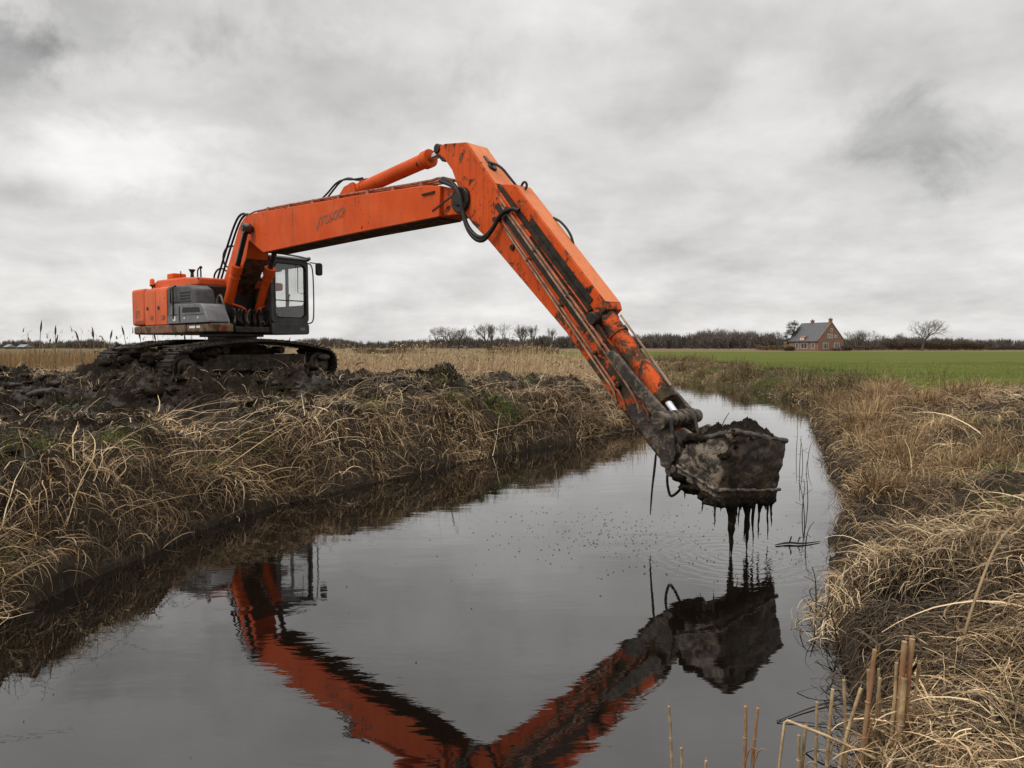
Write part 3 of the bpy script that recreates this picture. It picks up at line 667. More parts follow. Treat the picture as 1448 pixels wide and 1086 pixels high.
# weld seams
for a, z0, z1 in ((1.99, 4.58, 5.27), (3.82, 4.38, 5.17), (6.25, 4.85, 5.02)):
    b = MB(TB); b.box((a, -BW - .004, z0), (a + .013, -BW + .002, z1)); b.build('weld_seam', M['pipe'], boom, 0, 0)
b = MB(TB)
for l in (-.19, -.08, .06):
    b.tube([(-.1, l, 3.75), (.33, l, 4.22), (1.05, l, 5.12), (1.42, l, 5.32), (2.0, l, 5.37), (6.2, l, 5.11), (8.35, l, 4.95), (8.7, l, 4.96), (9.0, l, 4.86)], .021, 7, 1)
for a, z in ((2.6, 5.31), (3.6, 5.24), (4.6, 5.18), (5.6, 5.115), (6.6, 5.05), (7.4, 4.99), (8.2, 4.93)): b.box((a - .04, -.23, z - .05), (a + .04, .1, z + .04))
b.build('boom_pipe', M['pipe'], boom, 0)
b = MB(TB)
for l, o in ((-.20, 0), (-.10, .03), (.02, .06)):
    b.tube([(-.75, l, 3.35), (-.55 - o, l, 3.75), (-.1 - o, l, 4.28), (.35 - o, l, 4.80), (.85 - o, l, 5.30), (1.2, l, 5.42), (1.5, l, 5.33)], .027, 8, 2)
b.build('riser_hose', M['black'], boom, 0)
for pts in ([(-.12, .1, 4.28), (-.62, .1, 4.32), (-.78, .1, 4.62), (-.42, .1, 4.86), (.2, .1, 4.75)], [(-.72, .05, 3.72), (-1.22, .05, 3.92), (-1.24, .05, 4.18), (-.82, .05, 4.33), (-.35, .05, 4.18)]):
    b = MB(TB); b.tube(pts, .024, 8, 2); b.build('slack_hose', M['black'], boom, 0)

# faded maker's lettering, as far as it can still be read
cu = bpy.data.curves.new('lettering', 'FONT'); cu.body = '.JTOXKB'; cu.size = .24; cu.shear = .25; cu.extrude = .002; cu.space_character = 1.02; cu.offset = .007
to = bpy.data.objects.new('tmp_text', cu); COL.objects.link(to)
bpy.context.view_layer.update()
me = bpy.data.meshes.new_from_object(to.evaluated_get(bpy.context.evaluated_depsgraph_get()))
bpy.data.objects.remove(to)
ang = math.atan2(-.26, 4.2)
for v in me.vertices:
    a = v.co.x * 1.18; z = v.co.y
    p = TB(4.80 + a * math.cos(ang) - z * math.sin(ang), -BW - .003 - v.co.z, 4.63 + a * math.sin(ang) * -1.4 + z * math.cos(ang))
    v.co = Vector(p) - ROOTS[exc.name]
me.materials.clear(); me.materials.append(M['letter'])
o = bpy.data.objects.new('lettering', me); COL.objects.link(o); o.parent = boom

# --- boom lift cylinders
for l in (-.40, .40):
    p0 = Vector((.48, l, 2.88)); p1 = Vector((1.88, l, 4.95)); d = (p1 - p0).normalized(); Lb = (p1 - p0).length
    b = MB(TB); b.cone(p0 - d * .02, p0 + d * Lb * .60, .115, .115, 20); b.cone(p0 + d * Lb * .54, p0 + d * Lb * .62, .135, .135, 20); b.cone(p0 + d * Lb * .485, p0 + d * Lb * .50, .13, .13, 20)
    b.cone((p0.x, l - .09, p0.z), (p0.x, l + .09, p0.z), .13, .13, 18)
    cy = b.build('boom_cylinder', M['orange'], exc, .008)
    b = MB(TB); b.cone(p0 + d * Lb * .60, p1, .062, .062, 16); b.cone((p1.x, l - .08, p1.z), (p1.x, l + .08, p1.z), .12, .12, 18); b.build('cylinder_rod', M['dark_rod'], cy, 0)
    b = MB(TB); b.tube([p0 + d * .3 + Vector((.13, 0, 0)), p0 + d * 1.25 + Vector((.14, 0, 0))], .018, 7); b.build('cylinder_line', M['orange'], cy, 0)
b = MB(TB); b.cone((1.88, -.5, 4.95), (1.88, .5, 4.95), .07, .07, 16); b.build('lift_pin', M['greasy'], boom, 0)

# --- arm cylinder on top of the boom
b = MB(TB)
p0 = Vector((5.95, 0, 5.22)); p1 = Vector((8.62, 0, 5.43)); d = (p1 - p0).normalized()
b.cone(p0, p0 + d * 2.20, .125, .125, 22); b.cone(p0 + d * 2.08, p0 + d * 2.24, .15, .15, 22); b.cone(p0 + d * .18, p0 + d * .24, .14, .14, 20)
ac = b.build('arm_cylinder', M['orange'], exc, .01)
b = MB(TB); b.cone(p0 + d * 2.2, p1, .06, .06, 16); b.build('cylinder_rod', M['chrome'], ac, 0)
b = MB(TB); b.cone((5.90, -.14, 5.21), (5.90, .14, 5.21), .14, .14, 18); b.build('cylinder_eye', M['greasy'], ac, .01)
b = MB(TB)
for l in (-.17, .11): b.prism([(5.35, 5.05), (5.72, 5.30), (6.02, 5.34), (6.08, 5.2), (6.15, 5.03)], l, l + .06, 'l')
b.build('cylinder_lug', M['orange'], boom, .008)
for l, dz in ((-.12, 0), (-.02, .05)):
    b = MB(TB); b.tube([(4.75, l, 5.20), (5.05, l, 5.30 + dz), (5.35, l, 5.44 + dz), (5.65, l, 5.46 + dz), (5.95, l, 5.40), (6.3, l, 5.37)], .018, 8, 2); b.build('cylinder_hose', M['black'], ac, 0)

# --- stick (arm)
AW = .21
st_poly = [(8.58, 5.36), (8.66, 5.44), (8.79, 5.46), (9.32, 5.375), (9.96, 4.64), (10.54, 3.97), (11.58, 2.88), (12.15, 2.20), (12.78, 1.45), (12.98, 1.18), (13.08, .90), (13.06, .78),
           (12.98, .79), (12.74, 1.02), (12.27, 1.49), (11.34, 2.47), (9.81, 3.85), (9.46, 4.13), (9.30, 4.30), (9.22, 4.42), (9.12, 4.74), (8.98, 5.02), (8.78, 5.24)]
b = MB(TB); b.prism(st_poly, -AW, AW, 'l'); stick = b.build('arm', M['orange_stick'], exc, .012, 30)
b = MB(TB)
for l in (-.20, .12): b.prism([(8.50, 5.40), (8.56, 5.50), (8.70, 5.47), (8.85, 5.2), (8.72, 5.2)], l, l + .08, 'l')
b.cone((8.62, -.23, 5.42), (8.62, .23, 5.42), .075, .075, 14); b.build('arm_ear', M['greasy'], stick, .01)
b = MB(TB); b.prism([(9.345, 5.352), (9.352, 5.360), (9.966, 4.655), (9.958, 4.648)], -AW + .012, AW - .012, 'l'); b.build('arm_painted_skylight', M['orange_skylit'], stick, 0, 30)  # thin added plate, paler to paint sky light on the upper face
# direction along the arm
ad = Vector((11.58 - 9.96, 0, 2.88 - 4.64)).normalized(); an = Vector((-ad.z, 0, ad.x))     # an points up and forward
if an.z < 0: an = -an
def AP(t, n, l):                                  # t metres down the arm from (9.96,4.64), n metres proud of its upper face
    p = Vector((9.96, 0, 4.64)) + ad * t + an * n; return (p.x, l, p.z)
def arm_box(mb, t0, t1, n0, n1, l0, l1):
    vs = [AP(t, n, l) for l in (l0, l1) for (t, n) in ((t0, n0), (t1, n0), (t1, n1), (t0, n1))]
    return mb.add(vs, [(3, 2, 1, 0), (4, 5, 6, 7), (0, 1, 5, 4), (1, 2, 6, 5), (2, 3, 7, 6), (3, 0, 4, 7)])
b = MB(TB)
vs = []
prof = [(.02, 0), (.10, .10), (.28, .22), (2.66, .24), (2.74, .20), (2.74, 0)]
b.add([AP(t, n, -.15) for t, n in prof] + [AP(t, n, .19) for t, n in prof], [tuple(range(5, -1, -1)), tuple(range(6, 12))] + [(i, (i + 1) % 6, 6 + (i + 1) % 6, 6 + i) for i in range(6)])
acv = b.build('arm_cover', M['orange_stick'], stick, .012)
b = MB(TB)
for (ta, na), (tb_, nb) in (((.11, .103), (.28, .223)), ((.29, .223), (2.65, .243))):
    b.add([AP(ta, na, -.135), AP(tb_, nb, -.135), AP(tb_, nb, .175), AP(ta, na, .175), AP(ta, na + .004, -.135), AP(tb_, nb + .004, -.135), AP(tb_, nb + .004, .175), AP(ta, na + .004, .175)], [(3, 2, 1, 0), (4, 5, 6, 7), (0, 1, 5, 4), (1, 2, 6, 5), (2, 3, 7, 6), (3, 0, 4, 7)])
b.build('cover_painted_skylight', M['orange_skylit'], acv, 0, 30)  # added sheets whose pale tone paints sky light onto the cover top
b = MB(TB)
arm_box(b, .05, 2.6, .0, .05, -.205, -.155); arm_box(b, .9, 2.5, .05, .13, -.17, -.152)
b.build('cover_gap', M['greasy'], stick, 0)
for k, (n, l, r_) in enumerate(((-.06, -AW - .035, .020), (-.11, -AW - .03, .017), (-.25, -AW - .03, .017), (-.29, -AW - .03, .014))):
    b = MB(TB); t0 = .2 + .12 * k; t1 = 4.15 - .16 * k
    b.tube([AP(t0, n - .02, l + .05), AP(t0 + .15, n, l), AP(t1 - .4, n - .02 - .012 * k, l), AP(t1 - .05, n - .06, l), AP(t1 + .08, n - .14, l + .02)], r_, 7, 1); b.build('arm_pipe', M['pipe_tan'] if k % 2 else M['pipe'], stick, 0)
b = MB(TB); arm_box(b, .25, 2.75, -.225, -.135, -AW - .010, -AW + .005); arm_box(b, 1.1, 3.6, -.055, -.02, -AW - .008, -AW + .005); b.build('pipe_shadow_strip', M['greasy'], stick, 0)  # dark strips drawn in for the shadow lines between the pipes
for t in (.45, 1.3, 2.2, 3.05, 3.6):
    for n0, n1 in ((-.30, -.235), (-.125, -.045)):
        b = MB(TB); arm_box(b, t, t + .045, n0, n1, -AW - .048, -AW + .003); b.build('pipe_clamp', M['belly'], stick, .006)
b = MB(TB)
for (t, n) in ((.38, -.34), (.95, -.37)):
    b = MB(TB); b.cone(AP(t, n, -AW + .01), AP(t, n, -AW - .03), .045, .04, 10); b.build('grease_boss', M['greasy'], stick, .004)
b = MB(TB); b.cone(AP(-.40, .06, -.03), AP(-.40, -.02, -.03), .07, .09, 12); arm_box(b, -.66, -.38, 0, .05, -.06, .0); b.build('hose_fitting', M['greasy'], stick, .004)
b = MB(TB)
b.tube([AP(-.5, .05, -.05), AP(-.3, .14, 0), AP(-.05, .12, .05), AP(.15, .10, .1)], .02, 8, 2); b.build('arm_hose', M['black'], stick, 0)
b = MB(TB); b.tube([AP(.95, .23, .16), AP(1.1, .285, .17), AP(1.35, .285, .17), AP(1.5, .23, .16)], .018, 8, 2); b.build('arm_hose', M['black'], stick, 0)
b = MB(TB); b.tube([AP(.27, .18, .0), AP(.25, .28, 0), AP(.30, .31, 0), AP(.36, .28, 0), AP(.36, .19, 0)], .018, 8, 2); b.build('lifting_eye', M['greasy'], stick, 0)
for k, (dy, dl) in enumerate(((0, 0), (.05, .06))):
    b = MB(TB); b.tube([(8.75, -.2 - dl, 4.93 - dy), (9.10, -.30, 4.80 - dy), (9.31, -.32, 4.58), (9.37, -.33, 4.30), (9.52, -.34, 4.02 - dy), (9.79, -.32, 3.84 - dy), (10.01, -.30, 3.97), (10.14, -.28, 4.17), (10.34, -.27, 4.23), (10.5, -.25, 4.18)], .032, 9, 2)
    b.build('elbow_hose', M['black'], stick, 0)
# lower arm: muddy doubler plates
b = MB(TB); b.prism([(12.30, 1.52), (12.72, 1.08), (13.04, .82), (13.06, .90), (12.9, 1.10), (12.5, 1.62)], -AW - .015, AW + .015, 'l'); b.build('arm_tip_plate', M['caked_steel'], stick, .006)
# bucket cylinder
p0 = Vector((11.86, -.02, 2.66)); p1 = Vector((12.90, -.02, 1.46)); d = (p1 - p0).normalized(); Lb = (p1 - p0).length
b = MB(TB); b.cone(p0, p0 + d * Lb * .86, .125, .125, 22); b.cone(p0 + d * Lb * .80, p0 + d * Lb * .875, .145, .145, 22); b.cone(p0 + d * Lb * .16, p0 + d * Lb * .20, .145, .145, 20)
bc = b.build('bucket_cylinder', M['orange_stick'], exc, .008)
b = MB(TB); b.cone(p0 + d * Lb * .86, p1, .065, .065, 16); b.build('cylinder_rod', M['chrome'], bc, 0)
b = MB(TB); b.cone((p0.x - .06, -.26, p0.z - .02), (p0.x - .06, .24, p0.z - .02), .085, .085, 16); b.build('cylinder_pin', M['greasy'], bc, .01)
b = MB(TB); b.tube([p0 + d * .1 + Vector((.12, .06, .1)), p0 + d * 1.25 + Vector((.12, .06, .1))], .014, 7); b.build('cylinder_line', M['pipe_tan'], bc, 0)
# linkage
b = MB(TB)
for l in (-.30, .24):
    b.prism([(12.05, 2.20), (12.18, 2.24), (12.98, 1.50), (13.0, 1.36), (12.86, 1.36)], l, l + .06, 'l')
    b.prism([(12.86, 1.48), (13.04, 1.48), (13.14, 1.06), (13.05, .86), (12.93, .90)], l - .07, l - .01, 'l')
b.build('bucket_link', M['caked_steel'], exc, .012)
b = MB(TB); b.cone((12.94, -.42, 1.43), (12.94, .42, 1.43), .085, .085, 18); b.cone((12.94, -.44, 1.43), (12.94, -.38, 1.43), .11, .11, 18); 
for l in (-.22, -.12, .02, .14, .26): b.cone((12.94, l, 1.43), (12.94, l + .05, 1.43), .105, .105, 18)
b.build('link_pin', M['caked_steel'], exc, .008)
b = MB(TB); b.cone((13.06, -.36, .86), (13.06, .36, .86), .075, .075, 16); b.build('bucket_pin', M['steel'], exc, .008)

# --- bucket: shaped from its eight corners, gridded so dents and caked mud read
A = Vector((13.22, -.5, .85)); Bn = Vector((13.70, -.5, .635)); Cn = Vector((13.89, -.5, 1.40)); Dn = Vector((13.33, -.5, 1.22))
A2 = Vector((13.38, .6, .66)); B2 = Vector((13.87, .6, .50)); C2 = Vector((13.98, .6, 1.20)); D2 = Vector((13.46, .6, 1.02))
TMn = Vector((13.60, -.48, 1.42)); TM2 = Vector((13.70, .58, 1.24))
def grid_patch(mb, P00, P10, P11, P01, nu, nv, bulge, amp, seed):
    nrm = (P10 - P00).cross(P01 - P00).normalized()
    uu, vv = np.meshgrid(np.linspace(0, 1, nu + 1), np.linspace(0, 1, nv + 1))
    nz = fbm(uu * 5 + seed, vv * 5, 4, seed); vs = []
    for j in range(nv + 1):
        for i in range(nu + 1):
            a, b_ = uu[j, i], vv[j, i]
            p = P00 * (1 - a) * (1 - b_) + P10 * a * (1 - b_) + P11 * a * b_ + P01 * (1 - a) * b_
            edge = min(a, 1 - a, b_, 1 - b_)
            p = p + nrm * (bulge * 4 * a * (1 - a) * 4 * b_ * (1 - b_) * .5 + amp * nz[j, i] * min(1, edge * 6))
            vs.append(p)
    w = nu + 1
    mb.add(vs, [(j * w + i, j * w + i + 1, (j + 1) * w + i + 1, (j + 1) * w + i) for j in range(nv) for i in range(nu)])
b = MB(TB)
grid_patch(b, A, Bn, Cn, Dn, 30, 30, .03, 0, 5)            # right side plate
grid_patch(b, B2, A2, D2, C2, 30, 30, .02, 0, 6)           # left side plate
grid_patch(b, Bn, A, A2, B2, 30, 40, .05, 0, 8)            # floor
grid_patch(b, A, Dn, D2, A2, 30, 40, .02, 0, 9)            # hinge wall
grid_patch(b, Bn, B2, C2, Cn, 40, 30, .10, 0, 7)           # outer shell
bucket = b.build('bucket', M['bucket_side'], exc, 0, 180)
def rough_up(o, amp, it=6, keep_border=True, scale=5.5, seed=3):
    bm = bmesh.new(); bm.from_mesh(o.data); vs = [v for v in bm.verts if not v.is_boundary] if keep_border else list(bm.verts)
    for _ in range(it): bmesh.ops.smooth_vert(bm, verts=vs, factor=.5, use_axis_x=True, use_axis_y=True, use_axis_z=True)
    bm.normal_update(); P = np.array([v.co[:] for v in bm.verts]); nn = np.array([v.normal[:] for v in bm.verts])
    q = fbm(P[:, 0] * scale + P[:, 2] * scale * .6, P[:, 1] * scale - P[:, 2] * scale * .9, 5, seed, .6) + .7 * np.clip(fbm(P[:, 0] * scale * .6 + 7, P[:, 1] * scale * .6 + P[:, 2] * scale, 3, seed + 5), 0, 1)
    for v, a, m_ in zip(bm.verts, q, nn): v.co += Vector(m_) * float(a) * amp
    bm.to_mesh(o.data); bm.free()
rough_up(bucket, .036)
bucket.data.materials.append(M['bucket_dark'])
_nrm = Vector(TB(1, 0, 0)) - Vector(TB(0, 0, 0)); _rt = Vector(TB(0, -1, 0)) - Vector(TB(0, 0, 0))
for pl in bucket.data.polygons:
    if abs(pl.normal.dot(_nrm)) > .72: pl.material_index = 1
md = bucket.modifiers.new('thick', 'SOLIDIFY'); md.thickness = .02; md.offset = 0
def lerp(a, b_, t): return a * (1 - t) + b_ * t
def rail(mb, p, q, r_, n=12): mb.tube([p + (q - p) * (i / n) + Vector((0, 0, .006 * math.sin(i * 2.3))) for i in range(n + 1)], r_, 8)
b = MB(TB)
for (p, q) in ((lerp(A, Dn, .30), lerp(Bn, Cn, .17)), (lerp(Bn, Cn, .17), lerp(B2, C2, .18))):
    off = Vector((0, -.03, 0)) if q.y < 0 else Vector((.03, 0, 0))
    rail(b, p + off, q + off, .020)
b.build('wear_strip', M['wearstrip'], bucket, 0)
b = MB(TB); rail(b, Cn + Vector((.01, .02, .0)), C2, .032); rail(b, Dn, Cn, .028); rail(b, Dn, D2, .03); rail(b, D2, C2, .03)
b.build('bucket_rim', M['bucket_dark'], bucket, 0)
b = MB(TB)
for l in (-.30, .24): b.prism([(13.0, .84), (13.06, 1.30), (13.18, 1.36), (13.42, 1.25), (13.30, .90)], l, l + .05, 'l')
b.build('bucket_ear', M['caked_steel'], bucket, .01)

# --- mud scooped in the bucket (rests in it, so a thing of its own) and its drips
def heap():
    mb = MB(TB); nu, nv = 90, 90
    uu, vv = np.meshgrid(np.linspace(0, 1, nu + 1), np.linspace(0, 1, nv + 1))
    n1 = fbm(uu * 3.2 + 9, vv * 3.2, 6, 31, .65); n2 = ridged(uu * 5, vv * 5 + 3, 5, 17, .65); vs = []
    for j in range(nv + 1):
        for i in range(nu + 1):
            a, c = uu[j, i], vv[j, i]
            p = Dn * (1 - a) * (1 - c) + Cn * a * (1 - c) + C2 * a * c + D2 * (1 - a) * c
            dome = (4 * a * (1 - a)) ** .35 * (4 * c * (1 - c)) ** .4
            k1 = math.exp(-(((a - .72) / .2) ** 2 + ((c - .62) / .25) ** 2)); k2 = math.exp(-(((a - .3) / .22) ** 2 + ((c - .28) / .22) ** 2))
            z = dome * (.12 + .13 * n1[j, i] + .13 * (n2[j, i] - .3)) + k1 * .09 * (.8 + .5 * n2[j, i]) + k2 * .10 - .02
            vs.append(p + Vector((0, 0, z)))
    w = nu + 1
    mb.add(vs, [(j * w + i, j * w + i + 1, (j + 1) * w + i + 1, (j + 1) * w + i) for j in range(nv) for i in range(nu)])
    return mb
load0 = Vector(TB(13.66, 0, 1.1))
load = heap().build('mud_load', M['mudload'], None, 0, 60, origin=load0)
tag(load, 'heap of wet black mud piled in the raised bucket with mud strings dripping below it', 'mud')
for (fx, ln, r0, side) in ((.01, .26, .012, 0), (.10, .10, .008, 0), (.17, .05, .01, 0), (.24, .60, .038, 0), (.30, .68, .020, 0), (.36, .18, .012, 0), (.41, .28, .010, 0), (.46, .10, .012, 0), (.27, .40, .03, 0), (.56, .46, .016, 0), (.64, .52, .013, 0), (.78, .44, .013, 0), (.53, .58, .030, 0), (.60, .14, .012, 0),
                           (.66, .34, .010, 0), (.72, .12, .018, 0), (.80, .10, .012, 0), (.86, .05, .01, 0), (.91, .46, .012, 0), (.97, .30, .014, 0), (.12, .16, .012, 1), (.6, .20, .012, 1)):
    p = lerp(Bn, B2, fx) if not side else lerp(A, Bn, fx * .8 + .1) + Vector((0, .1, -.05))
    p = p + Vector((random.uniform(-.04, .02), 0, -.02)); ln = min(ln, p.z - .0)
    pts = []; x = 0
    for i in range(9):
        t_ = i / 8; x += random.uniform(-.006, .006); pts.append(p + Vector((x * .5, x, -ln * t_)))
    b = MB(TB); b.tube(pts, [r0 * 2.0, r0 * 1.5, r0 * 1.0, r0 * .8, r0 * .95, r0 * .6, r0 * .7, r0 * .35, r0 * .2], 7)
    b.ball(pts[0] + Vector((0, 0, .0)), r0 * 2.2, 6, (1, 1.4, 1)); b.build('mud_drip', M['mudload'], load, 0, 60, origin=load0)
# caked clods hanging from the lip
b = MB(TB)
for fx in np.linspace(.0, 1.0, 22):
    p = lerp(Bn, B2, fx); lump(b, p + Vector((random.uniform(-.06, -.01), 0, random.uniform(-.035, .0))), random.uniform(.035, .07), (1.1, 1.6, .8), int(fx * 90))
lump(b, lerp(A, Bn, .3) + Vector((0, .12, -.06)), .14, (1.2, 1, .55), 7); lump(b, lerp(A, Bn, .55) + Vector((0, .1, -.04)), .09, (1.4, 1, .55), 8)
for k in range(26):
    t = random.random(); e = [lerp(Cn, C2, t), lerp(Dn, Cn, t), lerp(Bn, Cn, t), lerp(A, Bn, t), lerp(Dn, D2, t)][k % 5]
    lump(b, e + Vector((random.uniform(-.05, .0), random.uniform(.0, .05), random.uniform(-.03, .02))), random.uniform(.03, .075), (1.3, 1.3, .8), 100 + k)
for k in range(9):
    e = lerp(lerp(Bn, B2, random.uniform(.05, .6)), lerp(Cn, C2, random.uniform(.05, .6)), random.uniform(.3, .95)); lump(b, e + Vector((-.01, 0, 0)), random.uniform(.05, .10), (.45, 1.4, 1), 200 + k)
b.build('caked_mud', M['mudload'], load, 0, 60, origin=load0)
# roots dangling from the arm tip
def dangle(name, pts, r_, label, cat, sm=2):
    b = MB(TB); b.tube(pts, r_, 7, sm); o = b.build(name, M['mudload'], None, 0, 60, origin=TB(*pts[0])); return tag(o, label, cat)
dangle('hanging_root', [(12.76, -.2, 1.0), (12.74, -.2, .8), (12.72, -.21, .6), (12.70, -.2, .42), (12.69, -.2, .25)], [.012, .016, .012, .010, .004], 'long straight dark root hanging from the arm tip over the water', 'root')
dangle('looped_root', [(12.93, -.2, .84), (12.92, -.21, .7), (12.96, -.22, .56), (12.99, -.22, .52), (13.1, -.25, .60), (13.18, -.28, .70), (13.24, -.35, .82)], .016, 'short looped dark root hanging between arm tip and bucket', 'root')
dangle('loose_twig', [(13.62, -.3, 1.30), (13.66, -.28, 1.45), (13.72, -.25, 1.57)], [.007, .005, .003], 'thin twig sticking up from the mud on top of the bucket', 'twig', 1)
# ------------------------------------------------------------------ ground, mud, field, water
def build_ground():
    rows = [1.6]
    while rows[-1] < 44: rows.append(rows[-1] * 1.0042)
    while rows[-1] < 6000: rows.append(rows[-1] * 1.025)
    rows = np.array(rows)
    us = np.linspace(-1.2, 1.25, 960)
    X = us[None, :] * rows[:, None] * (1 + 0 * rows[:, None]); Y = np.repeat((rows - 3.)[:, None], len(us), 1)
    Z, m = height(X, Y, True, True)
    V = np.stack([X, Y, Z], -1).reshape(-1, 3)
    nr, nc = X.shape
    idx = np.arange(nr * nc).reshape(nr, nc)
    q = np.stack([idx[:-1, :-1], idx[:-1, 1:], idx[1:, 1:], idx[1:, :-1]], -1).reshape(-1, 4)
    mudf = m[5][:-1, :-1].ravel() > .5; fieldf = (m[6][:-1, :-1].ravel() > .5) & ~mudf
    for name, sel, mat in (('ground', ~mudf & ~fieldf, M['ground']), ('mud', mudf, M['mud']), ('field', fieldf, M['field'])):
        qq = q[sel]; used = np.unique(qq); mp = np.zeros(len(V), np.int32); mp[used] = np.arange(len(used))
        o = mesh_np(name, V[used], mp[qq], mat, smooth=True); o['kind'] = 'structure'
build_ground()
M['water'] = m_water()
_nx, _ny = 40, 80
wx = np.linspace(-8, 16, _nx + 1); wy = np.linspace(-8, 66, _ny + 1); WX, WY = np.meshgrid(wx, wy)
ii = np.arange(WX.size).reshape(WX.shape)
w = mesh_np('water', np.stack([WX, WY, WX * 0], -1).reshape(-1, 3), np.stack([ii[:-1, :-1], ii[:-1, 1:], ii[1:, 1:], ii[1:, :-1]], -1).reshape(-1, 4), M['water'], smooth=True); w['kind'] = 'structure'

# ------------------------------------------------------------------ clods thrown up by the digging
def clods():
    bm = bmesh.new(); bmesh.ops.create_icosphere(bm, subdivisions=2, radius=1); bv = np.array([v.co[:] for v in bm.verts]); bf = np.array([[v.index for v in f.verts] for f in bm.faces]); bm.free()
    n = 15000; x = rng.uniform(-17, 5, n); y = rng.uniform(6.5, 22.5, n)
    k = (look('mud', x, y) > .35) & (np.abs(x) < .8 * y + 1) & (rng.uniform(0, 1, n) < .12 + .55 * sst(-.1, .35, fbm(x * .9, y * .9, 3, 301)))
    x, y = x[k], y[k]; n = len(x); r = .022 + .11 * rng.uniform(0, 1, n) ** 4
    z = height(x, y, True) - r * .12
    var = []
    for s_ in range(12):
        f = .32 + 1.2 * ridged(bv[:, 0] * 1.1 + s_ * 3 + bv[:, 2] * .7, bv[:, 1] * 1.1 + bv[:, 2] * 1.3, 4, s_ + 400, .7); v_ = bv * f[:, None]; t_ = s_ * .5; v_ = np.stack([v_[:, 0], v_[:, 1] * math.cos(t_) - v_[:, 2] * math.sin(t_), v_[:, 1] * math.sin(t_) + v_[:, 2] * math.cos(t_)], -1); var.append(v_)
    var = np.array(var)
    P = var[rng.integers(0, 12, n)] * (r[:, None] * np.stack([rng.uniform(1.0, 2.6, n), rng.uniform(.7, 1.4, n), rng.uniform(.5, 1.1, n)], -1))[:, None, :]
    a = rng.uniform(0, 6.28, n); ca, sa = np.cos(a)[:, None], np.sin(a)[:, None]
    V = np.stack([P[..., 0] * ca - P[..., 1] * sa + x[:, None], P[..., 0] * sa + P[..., 1] * ca + y[:, None], P[..., 2] + z[:, None]], -1).reshape(-1, 3)
    F = (bf[None] + (np.arange(n) * len(bv))[:, None, None]).reshape(-1, 3)
    me = bpy.data.meshes.new('mud_clods'); me.vertices.add(len(V)); me.vertices.foreach_set('co', V.astype(np.float32).ravel())
    me.loops.add(F.size); me.loops.foreach_set('vertex_index', F.astype(np.int32).ravel()); me.polygons.add(len(F)); me.polygons.foreach_set('loop_start', np.arange(len(F), dtype=np.int32) * 3)
    me.polygons.foreach_set('use_smooth', np.ones(len(F), bool)); me.update(calc_edges=True); me.materials.append(M['mud'])
    o = bpy.data.objects.new('mud_clods', me); COL.objects.link(o); tag(o, 'black clods of mud scattered around the excavator tracks', 'mud', None, 'stuff')
clods()

# ------------------------------------------------------------------ grass strands
STRAW = np.array([(.44, .315, .175), (.35, .24, .128), (.24, .155, .082), (.55, .415, .25), (.14, .088, .046), (.39, .28, .155), (.075, .05, .028), (.29, .195, .105)])
PALE = np.array([(.52, .39, .235), (.44, .32, .185), (.60, .465, .295), (.36, .25, .138), (.28, .185, .098)])
DARK = np.array([(.05, .037, .024), (.085, .06, .036), (.035, .027, .018), (.12, .085, .05), (.065, .05, .036)])
GREEN = np.array([(.075, .115, .018), (.10, .14, .028), (.06, .09, .016), (.13, .15, .04)])
OLIVE = np.array([(.14, .10, .05), (.19, .13, .07), (.10, .075, .034), (.28, .20, .115), (.11, .115, .032), (.15, .095, .05), (.07, .05, .03)])
REED = np.array([(.50, .36, .21), (.56, .42, .26), (.42, .29, .16), (.33, .22, .12)])
BROWN = np.array([(.26, .165, .075), (.32, .21, .10), (.20, .125, .058), (.38, .26, .13)])

